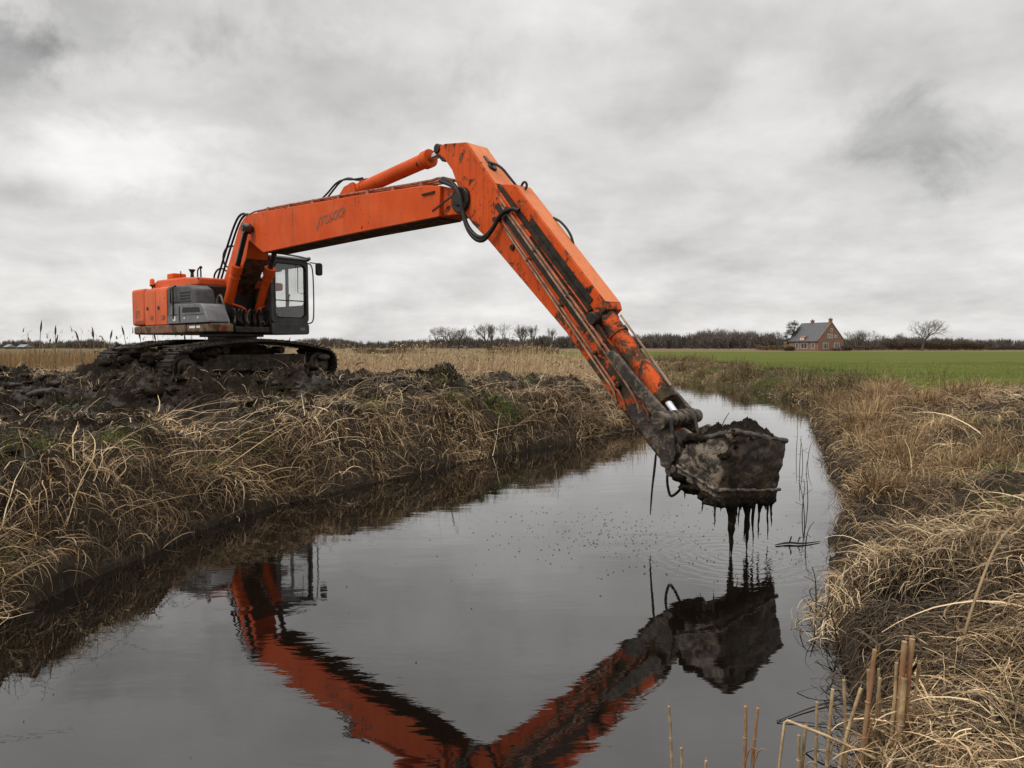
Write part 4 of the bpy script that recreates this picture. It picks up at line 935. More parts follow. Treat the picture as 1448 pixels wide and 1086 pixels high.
def strands(x, y, length, width, lean, az, droop, pal, nseg=6, curl=.25, layer=.0, follow=True, sink=.03, tip=.25, zoff=None, cull=.15, patch=.0, hole=True):
    """grows one bent blade per root; all arguments arrays over the roots"""
    n = len(x)
    g = look('z', x, y)
    p = np.stack([x, y, g - sink + (0 if zoff is None else zoff)], -1)
    d = np.stack([np.sin(lean) * np.cos(az), np.sin(lean) * np.sin(az), np.cos(lean)], -1)
    seg = length / nseg
    side = np.stack([-np.sin(az), np.cos(az), np.zeros(n)], -1)
    roll = rng.uniform(-.9, .9, n); width = width * np.clip(rng.lognormal(-.42, .45, n), .3, 1.9)
    tw = rng.normal(0, curl, n); tv = rng.normal(0, curl * .6, n)
    lay = layer + rng.uniform(0, 1, n) ** 2 * .09
    V = np.empty((n, nseg + 1, 2, 3)); 
    for k in range(nseg + 1):
        t = k / nseg
        up = np.cross(side, d); wv = side * np.cos(roll)[:, None] + up * np.sin(roll)[:, None]
        ww = width * (1 - (1 - tip) * t ** 1.5) * .5
        V[:, k, 0] = p - wv * ww[:, None]; V[:, k, 1] = p + wv * ww[:, None]
        if k == nseg: break
        p = p + d * seg[:, None]
        if follow:
            h = look('z', p[:, 0], p[:, 1]); h = np.where(h < 0, -.02, h)
            low = p[:, 2] < h + lay * min(1, (k + 1) / 2)
            newz = np.where(low, h + lay * min(1, (k + 1) / 2), p[:, 2])
            d[:, 2] = np.where(low, np.maximum(d[:, 2], -.25), d[:, 2])
            p[:, 2] = newz
        a = tw * .6 + rng.normal(0, curl * 1.15, n)
        ca, sa = np.cos(a), np.sin(a)
        dx = d[:, 0] * ca - d[:, 1] * sa; dy = d[:, 0] * sa + d[:, 1] * ca
        d = np.stack([dx, dy, d[:, 2] - droop * (1.0 / nseg) * 1.6 + tv * .2 + rng.normal(0, curl * .5, n)], -1)
        d /= np.linalg.norm(d, axis=1)[:, None]
        side = np.stack([-d[:, 1], d[:, 0], np.zeros(n)], -1); side /= (np.linalg.norm(side, axis=1)[:, None] + 1e-6)
    c = pal[rng.integers(0, len(pal), n)] * rng.uniform(.72, 1.22, (n, 1))
    if patch:      # whole clumps are older and browner, or fresher and paler
        f = fbm(x * 1.4, y * 1.4, 3, 203)[:, None]; c = c * (1 + patch * np.clip(f * 2, -1, 1)) * np.array([1, 1, 1]) 
        c = c * (1 + np.clip(-f * 1.5, 0, .6) * np.array([.06, -.05, -.12]))
    if hole:
        e = V.mean(2); bad = (np.hypot(e[..., 0] - 3.2, e[..., 1] - 5.2) < .34).any(1); V = V[~bad]; c = c[~bad]; n = len(c); 
    if cull is not None:
        e = V[:, -1].mean(1); bad = (look('ins', e[:, 0], e[:, 1]) > .5) & (np.minimum(look('dl', e[:, 0], e[:, 1]), look('dr', e[:, 0], e[:, 1])) > cull * rng.uniform(.3, 1.6, len(e)))
        V = V[~bad]; c = c[~bad]; n = len(c)
    base = (np.arange(n) * (nseg + 1) * 2)[:, None] + (np.arange(nseg) * 2)[None, :]
    q = np.stack([base, base + 1, base + 3, base + 2], -1).reshape(-1, 4)
    return V.reshape(-1, 3), q, np.repeat(c, (nseg + 1) * 2, axis=0)

class Tuft:
    def __init__(s): s.V = []; s.Q = []; s.C = []; s.n = 0
    def add(s, r):
        V, q, c = r; s.V.append(V); s.Q.append(q + s.n); s.C.append(c); s.n += len(V)
    def build(s, name, mat, label, cat):
        o = mesh_np(name, np.vstack(s.V), np.vstack(s.Q), mat, np.vstack(s.C))
        return tag(o, label, cat, None, 'stuff')

def scatter(n, x0, x1, y0, y1, dens):
    x = rng.uniform(x0, x1, n); y = rng.uniform(y0, y1, n)
    d = dens(x, y); k = rng.uniform(0, 1, n) < d
    return x[k], y[k]
def frustum(x, y, m=1.0): return (np.abs(x) < .78 * (y + 1.2) + m)
U = rng.uniform
def flow(x, y, sc, seed, spread): return (fbm(x * sc, y * sc, 2, seed) * spread)
def downhill(x, y):
    e = .25; dx = look('z', x + e, y) - look('z', x - e, y); dy = look('z', x, y + e) - look('z', x, y - e)
    return np.arctan2(-dy, -dx)

# --- left bank mats
T = Tuft()
def dens_left(x, y):
    dl = look('dl', x, y); mud = look('mud', x, y)
    b = (look('left', x, y) > .5) & frustum(x, y)
    clump = sst(-.22, .25, fbm(x * 1.2, y * 1.2, 3, 5))
    return b * ((1 - mud) ** 1.5 * (.16 + .84 * clump)) * sst(7.5, 4, dl)
x, y = scatter(200000, -14, 8, 4.5, 24, lambda x, y: dens_left(x, y) * np.clip(13 / (y + 2), .35, 1))
n = len(x); sc = 1 + np.clip((y - 9) / 22, 0, .7)
az = downhill(x, y) + flow(x, y, .8, 8, 3.4) + rng.normal(0, .4, n); cr = sst(.7, 1.3, look('dl', x, y))
T.add(strands(x, y, U(.22, .7, n) * (1 - .35 * cr), U(.007, .015, n) * sc, U(.5, 1.35, n) + .25 * cr, az, U(.5, 2.0, n), STRAW, 6, .22, .01, patch=.45))
# thatch hugging the slope
x, y = scatter(60000, -14, 8, 4.5, 22, dens_left); n = len(x)
T.add(strands(x, y, U(.15, .45, n), U(.006, .012, n), U(.9, 1.5, n), U(-3.2, 3.2, n), U(.3, 1.0, n), np.vstack([STRAW[[2, 4, 6, 7]], DARK[[0, 1, 3]]]), 4, .4, .0, patch=.4))
# taller standing tufts at the bank's shoulder
def dens_sh(x, y):
    dl = look('dl', x, y)
    return (look('left', x, y) > .5) * frustum(x, y) * sst(1.7, .9, dl) * sst(.1, .5, dl) * sst(.0, .25, fbm(x * .8, y * .8, 2, 14)) * (1 - look('mud', x, y))
x, y = scatter(50000, -9, 8, 4.5, 24, dens_sh); n = len(x)
az = downhill(x, y) + rng.normal(0, .8, n)
T.add(strands(x, y, U(.3, .6, n), U(.006, .012, n), U(.15, .7, n), az, U(1.0, 2.8, n), PALE, 7, .16, .02, patch=.4))
# long bent stalks lying across the near bank
x, y = scatter(3600, -9, 5, 5, 19, lambda x, y: dens_left(x, y) * sst(3.2, 2.4, look('dl', x, y))); n = len(x)
az = np.where(rng.uniform(0, 1, n) < .6, rng.normal(.7, .45, n), rng.normal(-.9, .6, n)) + flow(x, y, .5, 61, 1.2)
T.add(strands(x, y, U(.6, 1.5, n), U(.009, .017, n), U(.9, 1.4, n), az, U(.15, .7, n), PALE, 8, .045, .10, sink=.0))
# old brown growth hanging down the slope to the water
x, y = scatter(140000, -7, 8, 4.2, 24, lambda x, y: (look('left', x, y) > .5) * frustum(x, y) * sst(1.3, .8, look('dl', x, y)) * sst(.05, .2, look('dl', x, y)) * (.45 + .55 * sst(-.2, .2, fbm(x * 1.5, y * 1.5, 2, 515)))); n = len(x)
T.add(strands(x, y, U(.18, .5, n), U(.006, .012, n), U(.4, 1.1, n), downhill(x, y) + rng.normal(0, .6, n), U(1.4, 3.2, n), np.vstack([STRAW[[1, 2, 4, 5, 6, 7]], DARK[[1, 3]]]), 6, .16, .01, patch=.45))
# torn roots and smeared fibres in the mud
x, y = scatter(110000, -17, 4, 7, 22, lambda x, y: look('mud', x, y) * frustum(x, y) * (look('left', x, y) > .5) * (.3 + .7 * sst(-.2, .3, fbm(x * 1.3, y * 1.3, 3, 644)))); n = len(x)
T.add(strands(x, y, U(.1, .4, n), U(.006, .014, n), U(.7, 1.5, n), flow(x, y, .6, 645, 3.2) + rng.normal(0, .4, n), U(.5, 2, n), np.vstack([DARK * .8, DARK[[0, 2, 4]] * .6]), 4, .25, .0))
# straw bits strewn over the mud
x, y = scatter(90000, -17, 4, 7, 22, lambda x, y: look('mud', x, y) * frustum(x, y) * sst(-.05, .45, fbm(x * .9, y * .9, 3, 44)) * (look('left', x, y) > .5)); n = len(x)
T.add(strands(x, y, U(.15, .6, n), U(.008, .016, n), U(.4, 1.45, n), U(-3.2, 3.2, n), U(.5, 2, n), PALE, 5, .3, .0))
T.build('matted_grass', M['straw'], 'dry straw-coloured grass matted over the left bank in front of the mud', 'grass')

# --- wet flattened fringe along both waterlines
T = Tuft()
def dens_fr(x, y):
    d = np.minimum(look('dl', x, y), look('dr', x, y))
    return frustum(x, y, .5) * sst(.55, .2, d) * sst(.0, .12, d) * (look('ins', x, y) < .5)
x, y = scatter(330000, -6, 13, 2.4, 30, dens_fr); n = len(x)
az = downhill(x, y) + rng.choice((-1.2, 1.2), n) + rng.normal(0, .7, n)
T.add(strands(x, y, U(.08, .34, n), U(.005, .011, n), U(.3, 1.4, n), az, U(.8, 2.6, n), np.vstack([DARK, STRAW[[4, 6]]]), 6, .25, .0, cull=.05))
x, y = scatter(50000, 1.5, 6, 3, 11, lambda x, y: (look('dr', x, y) < look('dl', x, y)) * sst(1.15, .5, look('dr', x, y)) * sst(.06, .2, look('dr', x, y)) * sst(7.2, 5.8, y)); n = len(x)
T.add(strands(x, y, U(.15, .4, n), U(.006, .012, n), U(.5, 1.5, n), rng.normal(-1.15, .9, n), U(.6, 2.2, n), DARK, 6, .12, .0, cull=.03))
n = 5200; x = rng.normal(3.1, .45, n); y = rng.normal(4.95, .42, n); k = look('ins', x, y) < .5; x, y = x[k], y[k]; n = len(x)
T.add(strands(x, y, U(.1, .4, n), U(.006, .013, n), U(.5, 1.5, n), U(-3.2, 3.2, n), U(.6, 2.2, n), np.vstack([DARK, DARK[[0, 2]] * .7]), 5, .25, .0, hole=False, cull=.05))
T.build('wet_sedge', M['straw'], 'dark soaked sedge flattened along the edges of the ditch water', 'grass')

# --- right bank mats
T = Tuft()
def dens_right(x, y):
    dr = look('dr', x, y); f = look('field', x, y)
    b = (look('dr', x, y) < look('dl', x, y)) & (look('ins', x, y) < .5) & frustum(x, y, .8) & (y > 1.2)
    wet = 1 - .8 * sst(1.0, .5, dr) * sst(9.0, 7.5, y) * sst(3.3, 3.9, y)
    return b * (1 - f) * (.14 + .86 * sst(-.22, .25, fbm(x * 1.2, y * 1.2, 3, 25))) * sst(9, 6, dr) * wet * sst(.36, .5, np.hypot((x - 3.2), (y - 5.2) * 1.1))
x, y = scatter(210000, .8, 24, 1.2, 30, lambda x, y: dens_right(x, y) * np.clip(9 / (y + 1.5), .3, 1)); n = len(x)
sc = 1 + np.clip((y - 8) / 20, 0, .8)
az = downhill(x, y) + flow(x, y, .85, 18, 3.6) + rng.normal(0, .4, n)
T.add(strands(x, y, U(.2, .6, n), U(.006, .013, n) * sc, U(.6, 1.45, n), az, U(.6, 2.0, n), STRAW, 6, .28, .015, patch=.45))
x, y = scatter(60000, .8, 22, 1.2, 26, dens_right); n = len(x)
T.add(strands(x, y, U(.15, .4, n), U(.005, .010, n), U(.9, 1.5, n), U(-3.2, 3.2, n), U(.3, 1.0, n), np.vstack([STRAW[[2, 4, 6, 7]], DARK[[0, 1, 3]]]), 4, .4, .0, patch=.4))
x, y = scatter(2200, 1.0, 12, 1.5, 18, lambda x, y: dens_right(x, y) * sst(.4, .9, look('dr', x, y))); n = len(x)
az = rng.normal(2.6, .9, n) + flow(x, y, .6, 66, 1.5)
T.add(strands(x, y, U(.5, 1.1, n), U(.007, .013, n), U(.8, 1.4, n), az, U(.3, 1.0, n), PALE, 8, .06, .07, sink=0))
x, y = scatter(110000, 1.2, 13, 2.2, 24, lambda x, y: (look('dr', x, y) < look('dl', x, y)) * (look('ins', x, y) < .5) * frustum(x, y) * (1 - look('field', x, y)) * sst(1.6, .9, look('dr', x, y)) * sst(.04, .2, look('dr', x, y)) * (.3 + .7 * sst(-.2, .2, fbm(x * 1.5, y * 1.5, 2, 516))) * sst(.36, .5, np.hypot((x - 3.2), (y - 5.2) * 1.1))); n = len(x)
T.add(strands(x, y, U(.18, .5, n), U(.006, .011, n), U(.3, 1.1, n), downhill(x, y) + rng.normal(0, .9, n), U(1.2, 3.0, n), np.vstack([STRAW[[2, 4, 6]], DARK[[0, 1, 3, 4]]]), 6, .18, .01, patch=.4))
x, y = scatter(26000, 1.0, 5.2, 1.3, 5.6, lambda x, y: dens_right(x, y)); n = len(x)
T.add(strands(x, y, U(.15, .45, n), U(.004, .009, n), U(.6, 1.45, n), downhill(x, y) + flow(x, y, 1.1, 118, 3.6) + rng.normal(0, .6, n), U(.5, 2.0, n), STRAW, 7, .26, .03, patch=.4))
# brown litter filling the gaps between the clumps
x, y = scatter(80000, 1.0, 16, 1.4, 24, lambda x, y: (look('dr', x, y) < look('dl', x, y)) * (look('ins', x, y) < .5) * frustum(x, y) * (1 - look('field', x, y)) * sst(.3, .7, look('dr', x, y)) * .8 * sst(.36, .5, np.hypot((x - 3.2), (y - 5.2) * 1.1)) * np.clip(9 / (y + 1), .3, 1)); n = len(x)
T.add(strands(x, y, U(.12, .45, n), U(.006, .012, n), U(.7, 1.5, n), U(-3.2, 3.2, n), U(.3, 1.4, n), np.vstack([STRAW[[2, 4, 6, 7]], DARK[[3]]]), 4, .4, .0, patch=.4))
# mop of grass flopping over the hollow
n = 1500; a = U(-.1, 3.2, n); rr = U(.42, .95, n); x = 3.2 + rr * np.cos(a); y = 5.25 + rr * np.sin(a)
T.add(strands(x, y, U(.25, .6, n), U(.006, .011, n), U(.3, 1.1, n), U(-3.2, 3.2, n), U(1.0, 2.2, n), PALE, 7, .25, .02))
# standing rushes on the right bank by the bend
def dens_st(x, y):
    dr = look('dr', x, y)
    return (dr < look('dl', x, y)) * (look('ins', x, y) < .5) * (1 - look('field', x, y)) * sst(.05, .5, dr) * sst(3.0, 1.8, dr) * sst(7.5, 9.5, y) * sst(23, 19, y) * (.05 + .95 * sst(.0, .3, fbm(x * .9, y * .9, 2, 73)))
x, y = scatter(90000, 3, 15, 7, 23, dens_st); n = len(x)
T.add(strands(x, y, U(.25, .75, n) * (.6 + .5 * sst(1.8, .6, look('dr', x, y))), U(.007, .014, n), U(.05, .6, n), U(-3.2, 3.2, n), U(.1, 1.8, n), np.vstack([STRAW, BROWN, DARK[[3]]]), 5, .12, .02, patch=.5))
# taller ragged tussocks standing out of the mats
for (cx, cy, r_, k, h0) in ((7.4, 14.3, .34, 900, .75), (8.1, 15.8, .4, 1000, .7), (9.3, 17.6, .45, 1000, .75), (7.0, 12.4, .3, 700, .6), (10.3, 18.6, .5, 1000, .6), (5.9, 10.4, .28, 700, .55), (8.9, 14.6, .4, 800, .5), (10.9, 16.6, .5, 800, .5), (6.1, 8.9, .3, 600, .45), (4.6, 8.6, .22, 500, .45), (12.4, 18.2, .6, 900, .5), (9.9, 21.2, .5, 900, .7), (11.3, 20.8, .5, 900, .6)):
    x = rng.normal(cx, r_ * .6, k); y = rng.normal(cy, r_ * .6, k); kk = look('ins', x, y) < .5; x, y = x[kk], y[kk]; n = len(x); a = np.arctan2(y - cy, x - cx)
    T.add(strands(x, y, U(.5, 1.1, n) * h0, U(.008, .016, n), U(.05, .6, n), a + rng.normal(0, .7, n), U(.4, 2.0, n), np.vstack([STRAW[[1, 2, 4, 7]], BROWN, DARK[[3]]]), 6, .12, .02, patch=.5))
# pale wispy crest against the meadow
x, y = scatter(26000, 9.5, 20, 12, 22, lambda x, y: (1 - look('field', x, y)) * (look('dr', x, y) > 2.0) * sst(10, 12, x)); n = len(x)
T.add(strands(x, y, U(.12, .32, n) + .25 * sst(14, 17, x), U(.005, .009, n), U(.3, 1.1, n), rng.normal(.2, .8, n), U(.8, 2.2, n), PALE, 5, .15, .02))
T.build('tangled_grass', M['straw'], 'dry tangled grass covering the right bank beside the water', 'grass')

# --- olive and brown herbage on the far bend of the bank
T = Tuft()
def dens_far(x, y):
    dr = look('dr', x, y)
    return (dr < look('dl', x, y)) * (look('ins', x, y) < .5) * sst(21, 24, y) * (1 - .97 * look('field', x, y)) * sst(6.5, 4, dr)
x, y = scatter(170000, 7, 26, 21, 62, dens_far); n = len(x)
cl = fbm(x * .55, y * .55, 3, 37); hgt = .22 + .75 * sst(.0, .45, cl)
T.add(strands(x, y, U(.5, 1.1, n) * hgt, U(.012, .026, n), U(.05, .7, n), U(-3.2, 3.2, n), U(.2, 1.6, n), OLIVE, 4, .2, .02, patch=.5))
x, y = scatter(90000, 7, 26, 21, 60, lambda x, y: dens_far(x, y) * sst(.05, .3, fbm(x * .45, y * .45, 2, 38))); n = len(x)
T.add(strands(x, y, U(.2, .5, n), U(.014, .026, n), U(.5, 1.4, n), U(-3.2, 3.2, n), U(.5, 1.6, n), np.vstack([STRAW, PALE]), 4, .2, .02, patch=.3))
T.build('bank_herbage', M['straw'], 'olive brown weeds and rushes along the far bend of the right bank', 'weeds')

# --- green tussocks
T = Tuft()
GP = [(-.25, 15.4, .5, 1300), (-1.2, 14.6, .3, 420), (-3.9, 10.3, .35, 420), (-4.9, 8.5, .35, 420), (-5.3, 7.4, .35, 420), (-2.6, 12.9, .3, 360), (-4.7, 5.9, .3, 260), (-4.25, 9.4, .25, 260), (-1.7, 17.2, .4, 260), (.3, 18.8, .4, 240),
      (5.6, 7.9, .55, 520), (4.6, 6.4, .4, 260), (6.6, 9.5, .6, 420), (3.9, 4.4, .25, 130), (7.6, 11.5, .7, 420), (3.3, 3.3, .3, 160), (2.6, 3.1, .2, 90), (-3.9, 6.7, .2, 90), (12.6, 25.5, 1.2, 2200), (13.2, 29.5, 1.6, 3000), (12.4, 33, 1.6, 2600), (12.6, 38, 1.8, 2600), (14.5, 33, 1.5, 1500), (12.2, 44, 1.6, 2000), (-7.2, 11.4, .5, 260), (-4.2, 12.6, .5, 240)]
for (cx, cy, r_, k) in GP:
    x = rng.normal(cx, r_ * .55, k); y = rng.normal(cy, r_ * .55, k); keep = look('ins', x, y) < .5; x, y = x[keep], y[keep]; n = len(x)
    f = 1 + max(0, cy - 12) / 14
    T.add(strands(x, y, U(.10, .32, n) * min(f, 1.4), U(.004, .008, n) * f, U(.1, 1.0, n), U(-3.2, 3.2, n), U(.4, 1.8, n), GREEN, 4, .2, .02, follow=False))
T.build('green_tussocks', M['leafy'], 'fresh green grass tussocks coming up through the dry banks', 'grass')
# --- meadow blades along the near edge of the field
T = Tuft()
x, y = scatter(120000, 9, 42, 18, 55, lambda x, y: look('field', x, y) * frustum(x, y) * np.clip(24 / y, 0, 1)); n = len(x)
T.add(strands(x, y, U(.05, .14, n), U(.008, .016, n), U(.1, 1.0, n), U(-3.2, 3.2, n), U(.2, 1.0, n), np.array([(.08, .105, .018), (.11, .13, .03), (.06, .085, .014), (.14, .14, .05)]), 2, .2, .0, follow=False))
T.build('meadow_grass', M['leafy'], 'short green meadow grass at the near edge of the field', 'grass')

# --- standing reeds behind the mud
T = Tuft()
def dens_reed(x, y): return (look('left', x, y) > .5) * frustum(x, y, 2) * (1 - look('mud', x, y)) * sst(22.3, 23.2, y + .06 * (x + 3)) * (1 - .9 * ((x > 3.5) & (y > 27)) * sst(5, 2, look('dl', x, y))) * (.4 + .6 * sst(-.3, .2, fbm(x * .35, y * .35, 3, 52)))
x, y = scatter(150000, -30, 9, 21, 45, lambda x, y: dens_reed(x, y) * np.clip(24 / y, 0, 1) ** 1.5); n = len(x)
br = (x < -.55 * y + 1.5)
hgt = np.where(br, U(.4, .95, n), U(.35, 1.05, n) * (.55 + .6 * sst(-.2, .3, fbm(x * .3, y * .3, 2, 53))))
for sel, pal in ((br, BROWN), (~br, REED)):
    xx, yy, hh = x[sel], y[sel], hgt[sel]; m_ = len(xx)
    T.add(strands(xx, yy, hh, U(.009, .017, m_), U(.02, .35, m_), rng.normal(.2, 1.2, m_), U(0, .8, m_), pal, 4, .08, .0, follow=False))
# seed plumes
k = rng.uniform(0, 1, n) < .10; xx, yy, hh = x[k & ~br], y[k & ~br], hgt[k & ~br]; m_ = len(xx)
T.add(strands(xx, yy, U(.14, .26, m_), U(.03, .06, m_), U(.1, .6, m_), rng.normal(.1, .5, m_), U(1, 3, m_), np.array([(.34, .24, .125), (.27, .18, .095), (.40, .30, .17)]), 4, .05, .0, False, 0, .2, zoff=hh * .97))
# fallen pale reed in front of the standing ones
x, y = scatter(60000, -20, 8, 20.5, 27, lambda x, y: (look('left', x, y) > .5) * frustum(x, y) * (1 - look('mud', x, y)) * sst(27, 23, y)); n = len(x)
T.add(strands(x, y, U(.3, .8, n), U(.009, .017, n), U(.8, 1.45, n), U(-3.2, 3.2, n), U(.3, 1.2, n), np.vstack([REED, STRAW]), 5, .2, .01))
# the spit of reeds beyond the arm
x, y = scatter(26000, 3.5, 9, 18.5, 34, lambda x, y: (look('left', x, y) > .5) * sst(1.6, .3, look('dl', x, y))); n = len(x)
T.add(strands(x, y, U(.3, 1.0, n) * np.where(y > 21.5, .45, .9), U(.008, .015, n), U(.02, .4, n), U(-3.2, 3.2, n), U(0, .9, n), np.vstack([REED, BROWN]), 4, .1, .0, follow=False))
k = 260; x = U(-15.4, -8.8, k); y = U(18.8, 21.5, k); hh = U(.7, 1.45, k)
T.add(strands(x, y, hh, U(.010, .018, k), U(0, .16, k), U(-3.2, 3.2, k), U(0, .3, k), BROWN, 6, .03, .0, follow=False))
s_ = U(0, 1, k) < .5; m_ = int(s_.sum()); T.add(strands(x[s_], y[s_], U(.12, .24, m_), U(.03, .055, m_), U(.05, .5, m_), U(-3.2, 3.2, m_), U(.5, 2, m_), np.array([(.12, .08, .045), (.17, .115, .065)]), 4, .05, .0, False, 0, .2, zoff=hh[s_] * .95))
T.build('standing_reeds', M['straw'], 'pale dead reeds standing behind the churned mud', 'reeds')

# --- thin upright stems growing out of the water edge, left: seen mostly by their reflection
T = Tuft()
k = 150; tt = np.sort(U(5.4, 17.5, k)); lx = np.interp(tt, LE[:, 1], LE[:, 0]); x = lx + U(-.2, .12, k); 
T.add(strands(x, tt, U(.35, 1.0, k), U(.005, .009, k), U(0, .3, k), U(-3.2, 3.2, k), U(0, .4, k), DARK[[1, 3]], 5, .05, .0, follow=False, sink=.1))
T.build('edge_stems', M['straw'], 'thin dark stems standing along the left waterline', 'stems')

# ------------------------------------------------------------------ single stems one can count
def ground_z(x, y): return float(look('z', np.array([x]), np.array([y]))[0])
GRP = 'bulrushes left of the excavator'
M['catstem'] = m_simple('bulrush_stem', (.22, .15, .075), .7, .3, 6); M['cathead'] = m_simple('bulrush_head', (.07, .042, .024), .9, .4, 20)
cats = [(-13.6, 19.6, 3.02, 'tallest bulrush, at the left end of the row'), (-12.9, 19.3, 2.86, 'bulrush with a thick head, second along the row from the left'), (-12.4, 19.8, 2.72, 'bulrush standing third from the left end of the row'),
        (-11.9, 19.5, 2.78, 'bulrush standing fourth from the left end of the row'), (-11.45, 19.3, 2.74, 'bulrush standing fifth from the left, in the middle of the row'), (-11.0, 19.6, 2.86, 'straight bulrush left of the counterweight, sixth from the left end'),
        (-10.75, 19.9, 2.74, 'bulrush just left of the counterweight, seventh from the left end'), (-10.25, 19.9, 2.72, 'bulrush under the edge of the counterweight, eighth from the left end'), (-13.75, 20.4, 2.62, 'short bulrush beside the tallest one at the left'), (-9.7, 20.4, 2.66, 'bulrush rightmost in the row, below the counterweight')]
for i, (x, y, zt, lab) in enumerate(cats):
    z0 = ground_z(x, y) - .05; rt = empty('bulrush', (x, y, z0), lab, 'bulrush', GRP); ROOTS[rt.name] = Vector((x, y, z0))
    bx, by = random.uniform(-.24, .24), random.uniform(-.05, .05)
    f = lambda t: (x + bx * t * t, y + by * t, z0 + (zt - z0) * t)
    b = MB(); b.tube([f(t) for t in np.linspace(0, 1, 7)], [.013, .011, .006], 6); b.build('stem', M['catstem'], rt, 0)
    b = MB(); b.tube([f(t) for t in (.80, .83, .88, .93, .97, 1.0)], [.006, .018, .025, .021, .011, .003], 8); b.build('seed_head', M['cathead'], rt, 0)
    b = MB()
    for q in range(3):
        a = random.uniform(0, 6.3); hgt = random.uniform(.45, .8) * (zt - z0)
        b.tube([(x, y, z0), (x + .05 * math.cos(a), y + .05 * math.sin(a), z0 + hgt * .6), (x + .16 * math.cos(a), y + .16 * math.sin(a), z0 + hgt * .95), (x + .28 * math.cos(a), y + .28 * math.sin(a), z0 + hgt * .8)], [.008, .006, .002], 4, 1)
    b.build('leaf', M['catstem'], rt, 0)

M['cut'] = m_simple('cut_reed', (.40, .29, .16), .6, .45, 14, col2=(.20, .125, .065)); M['cutred'] = m_simple('reddish_cut_reed', (.20, .09, .045), .6, .5, 11, col2=(.34, .22, .115))
# (x, y, top z, lean x, radius, material, label)
stubs = [(.89, 3.55, .37, -.03, .006, 'cut', 'cut reed stem leftmost of those at the bottom edge, alone in open water'), (.95, 3.5, .17, 0, .006, 'cut', 'short cut reed stump beside the leftmost stem'), (1.05, 3.5, .10, 0, .006, 'cut', 'tiny stump of reed at the bottom edge left of the pair'),
         (1.27, 3.55, .37, 0, .008, 'cutred', 'left stem of the pair of cut reeds in open water'), (1.31, 3.55, .36, .03, .008, 'cutred', 'right stem of the pair of cut reeds in open water'),
         (1.55, 3.5, .24, .0, .008, 'cut', 'short cut reed, left of two beneath the broken reed'), (1.58, 3.52, .28, .02, .008, 'cut', 'short cut reed, right of two beneath the broken reed'),
         (1.66, 3.5, .42, .0, .007, 'cut', 'cut reed just right of the broken reed fold, grey at the top'), (1.73, 3.48, .50, .02, .008, 'cut', 'straight cut reed crossing behind the broken reed'), (1.76, 3.45, .52, .12, .008, 'cut', 'pale cut reed leaning right among the straight ones'),
         (1.86, 3.5, .54, -.03, .008, 'cut', 'slender cut reed left of the tall reddish one'), (1.88, 3.42, .74, .06, .010, 'cutred', 'tall reddish cut reed standing alone left of the bundle'),
         (1.97, 3.45, .62, -.01, .008, 'cut', 'thin cut reed right of the tall reddish one'), (2.0, 3.48, .56, .02, .007, 'cut', 'thinner cut reed between tall reddish one and bundle'), (2.04, 3.5, .60, -.02, .006, 'cut', 'cut reed tilted left, next before the bundle'),
         (2.12, 3.4, .68, .02, .008, 'cut', 'pale cut reed on the left side of the thick bundle'), (2.145, 3.38, .80, .03, .012, 'cutred', 'thick red-brown cut reed, left one in the bundle'), (2.175, 3.39, .81, .035, .012, 'cutred', 'thick red-brown cut reed, right one in the bundle'),
         (2.15, 3.36, .62, .02, .013, 'cut', 'thick tan cut reed in front in the bundle'), (2.22, 3.42, .67, .05, .007, 'cut', 'pale cut reed on the right side of the thick bundle')]
PXS = [960, 972, 1007, 1064, 1074, 1143, 1147, 1168, 1184, 1197, 1214, 1233, 1244, 1252, 1262, 1277, 1284, 1293, 1288, 1301]
stubs = [((px - 724) / 965.33 * s_[1],) + s_[1:4] + (s_[4] * 1.25,) + s_[5:] for px, s_ in zip(PXS, stubs)]
for (x, y, zt, ln, r_, mt, lab) in stubs:
    b = MB(); z0 = -.25
    n_ = 7; b.tube([(x + ln * t * t + random.uniform(-.003, .003), y, z0 + (zt - z0) * t) for t in np.linspace(0, 1, n_)], r_ * np.array([1.15, 1.05, 1.1, .98, 1.02, .92, .9]), 8)
    b.tube([(x + ln * .81, y, z0 + (zt - z0) * .9), (x + ln + r_ * .6, y + .003, zt + .02)], [r_ * .5, r_ * .15], 5)
    if r_ > .009: b.tube([(x + ln * .3, y - r_, z0 + (zt - z0) * .5), (x + ln * .5 + .02, y - r_ - .01, z0 + (zt - z0) * .66), (x + ln * .6 + .06, y - .03, z0 + (zt - z0) * .64)], [.005, .004, .001], 4, 1)
    for t in (.45, .72): b.ball((x + ln * t * t, y, z0 + (zt - z0) * t), r_ * 1.25, 5, (1, 1, .5))
    tag(b.build('reed_stem', M[mt], None, 0, 60, origin=(x, y, 0)), lab, 'reed', 'cut reed stems at the bottom edge')
b = MB(); b.tube([(1.36, 3.40, -.1), (1.38, 3.41, .12), (1.408, 3.42, .355), (1.42, 3.42, .365), (1.60, 3.38, .31), (1.85, 3.30, .22), (2.05, 3.2, .16), (2.2, 3.12, .09)], [.007, .007, .008, .006, .004], 7); tag(b.build('broken_reed', M['cut'], None, 0, 60, origin=(1.36, 3.4, 0)), 'broken reed folded over sharply above the water at the bottom edge', 'reed')
b = MB(); b.tube([(2.72, 4.05, .42), (2.80, 4.10, .62), (2.98, 4.25, .82), (3.2, 4.45, .98), (3.45, 4.62, 1.08)], [.010, .009, .008, .004], 7, 2); tag(b.build('arching_stalk', M['catstem'], None, 0, 60, origin=(2.72, 4.05, .42)), 'long pale stalk arching over the dark wet mat at the lower right', 'stalk')

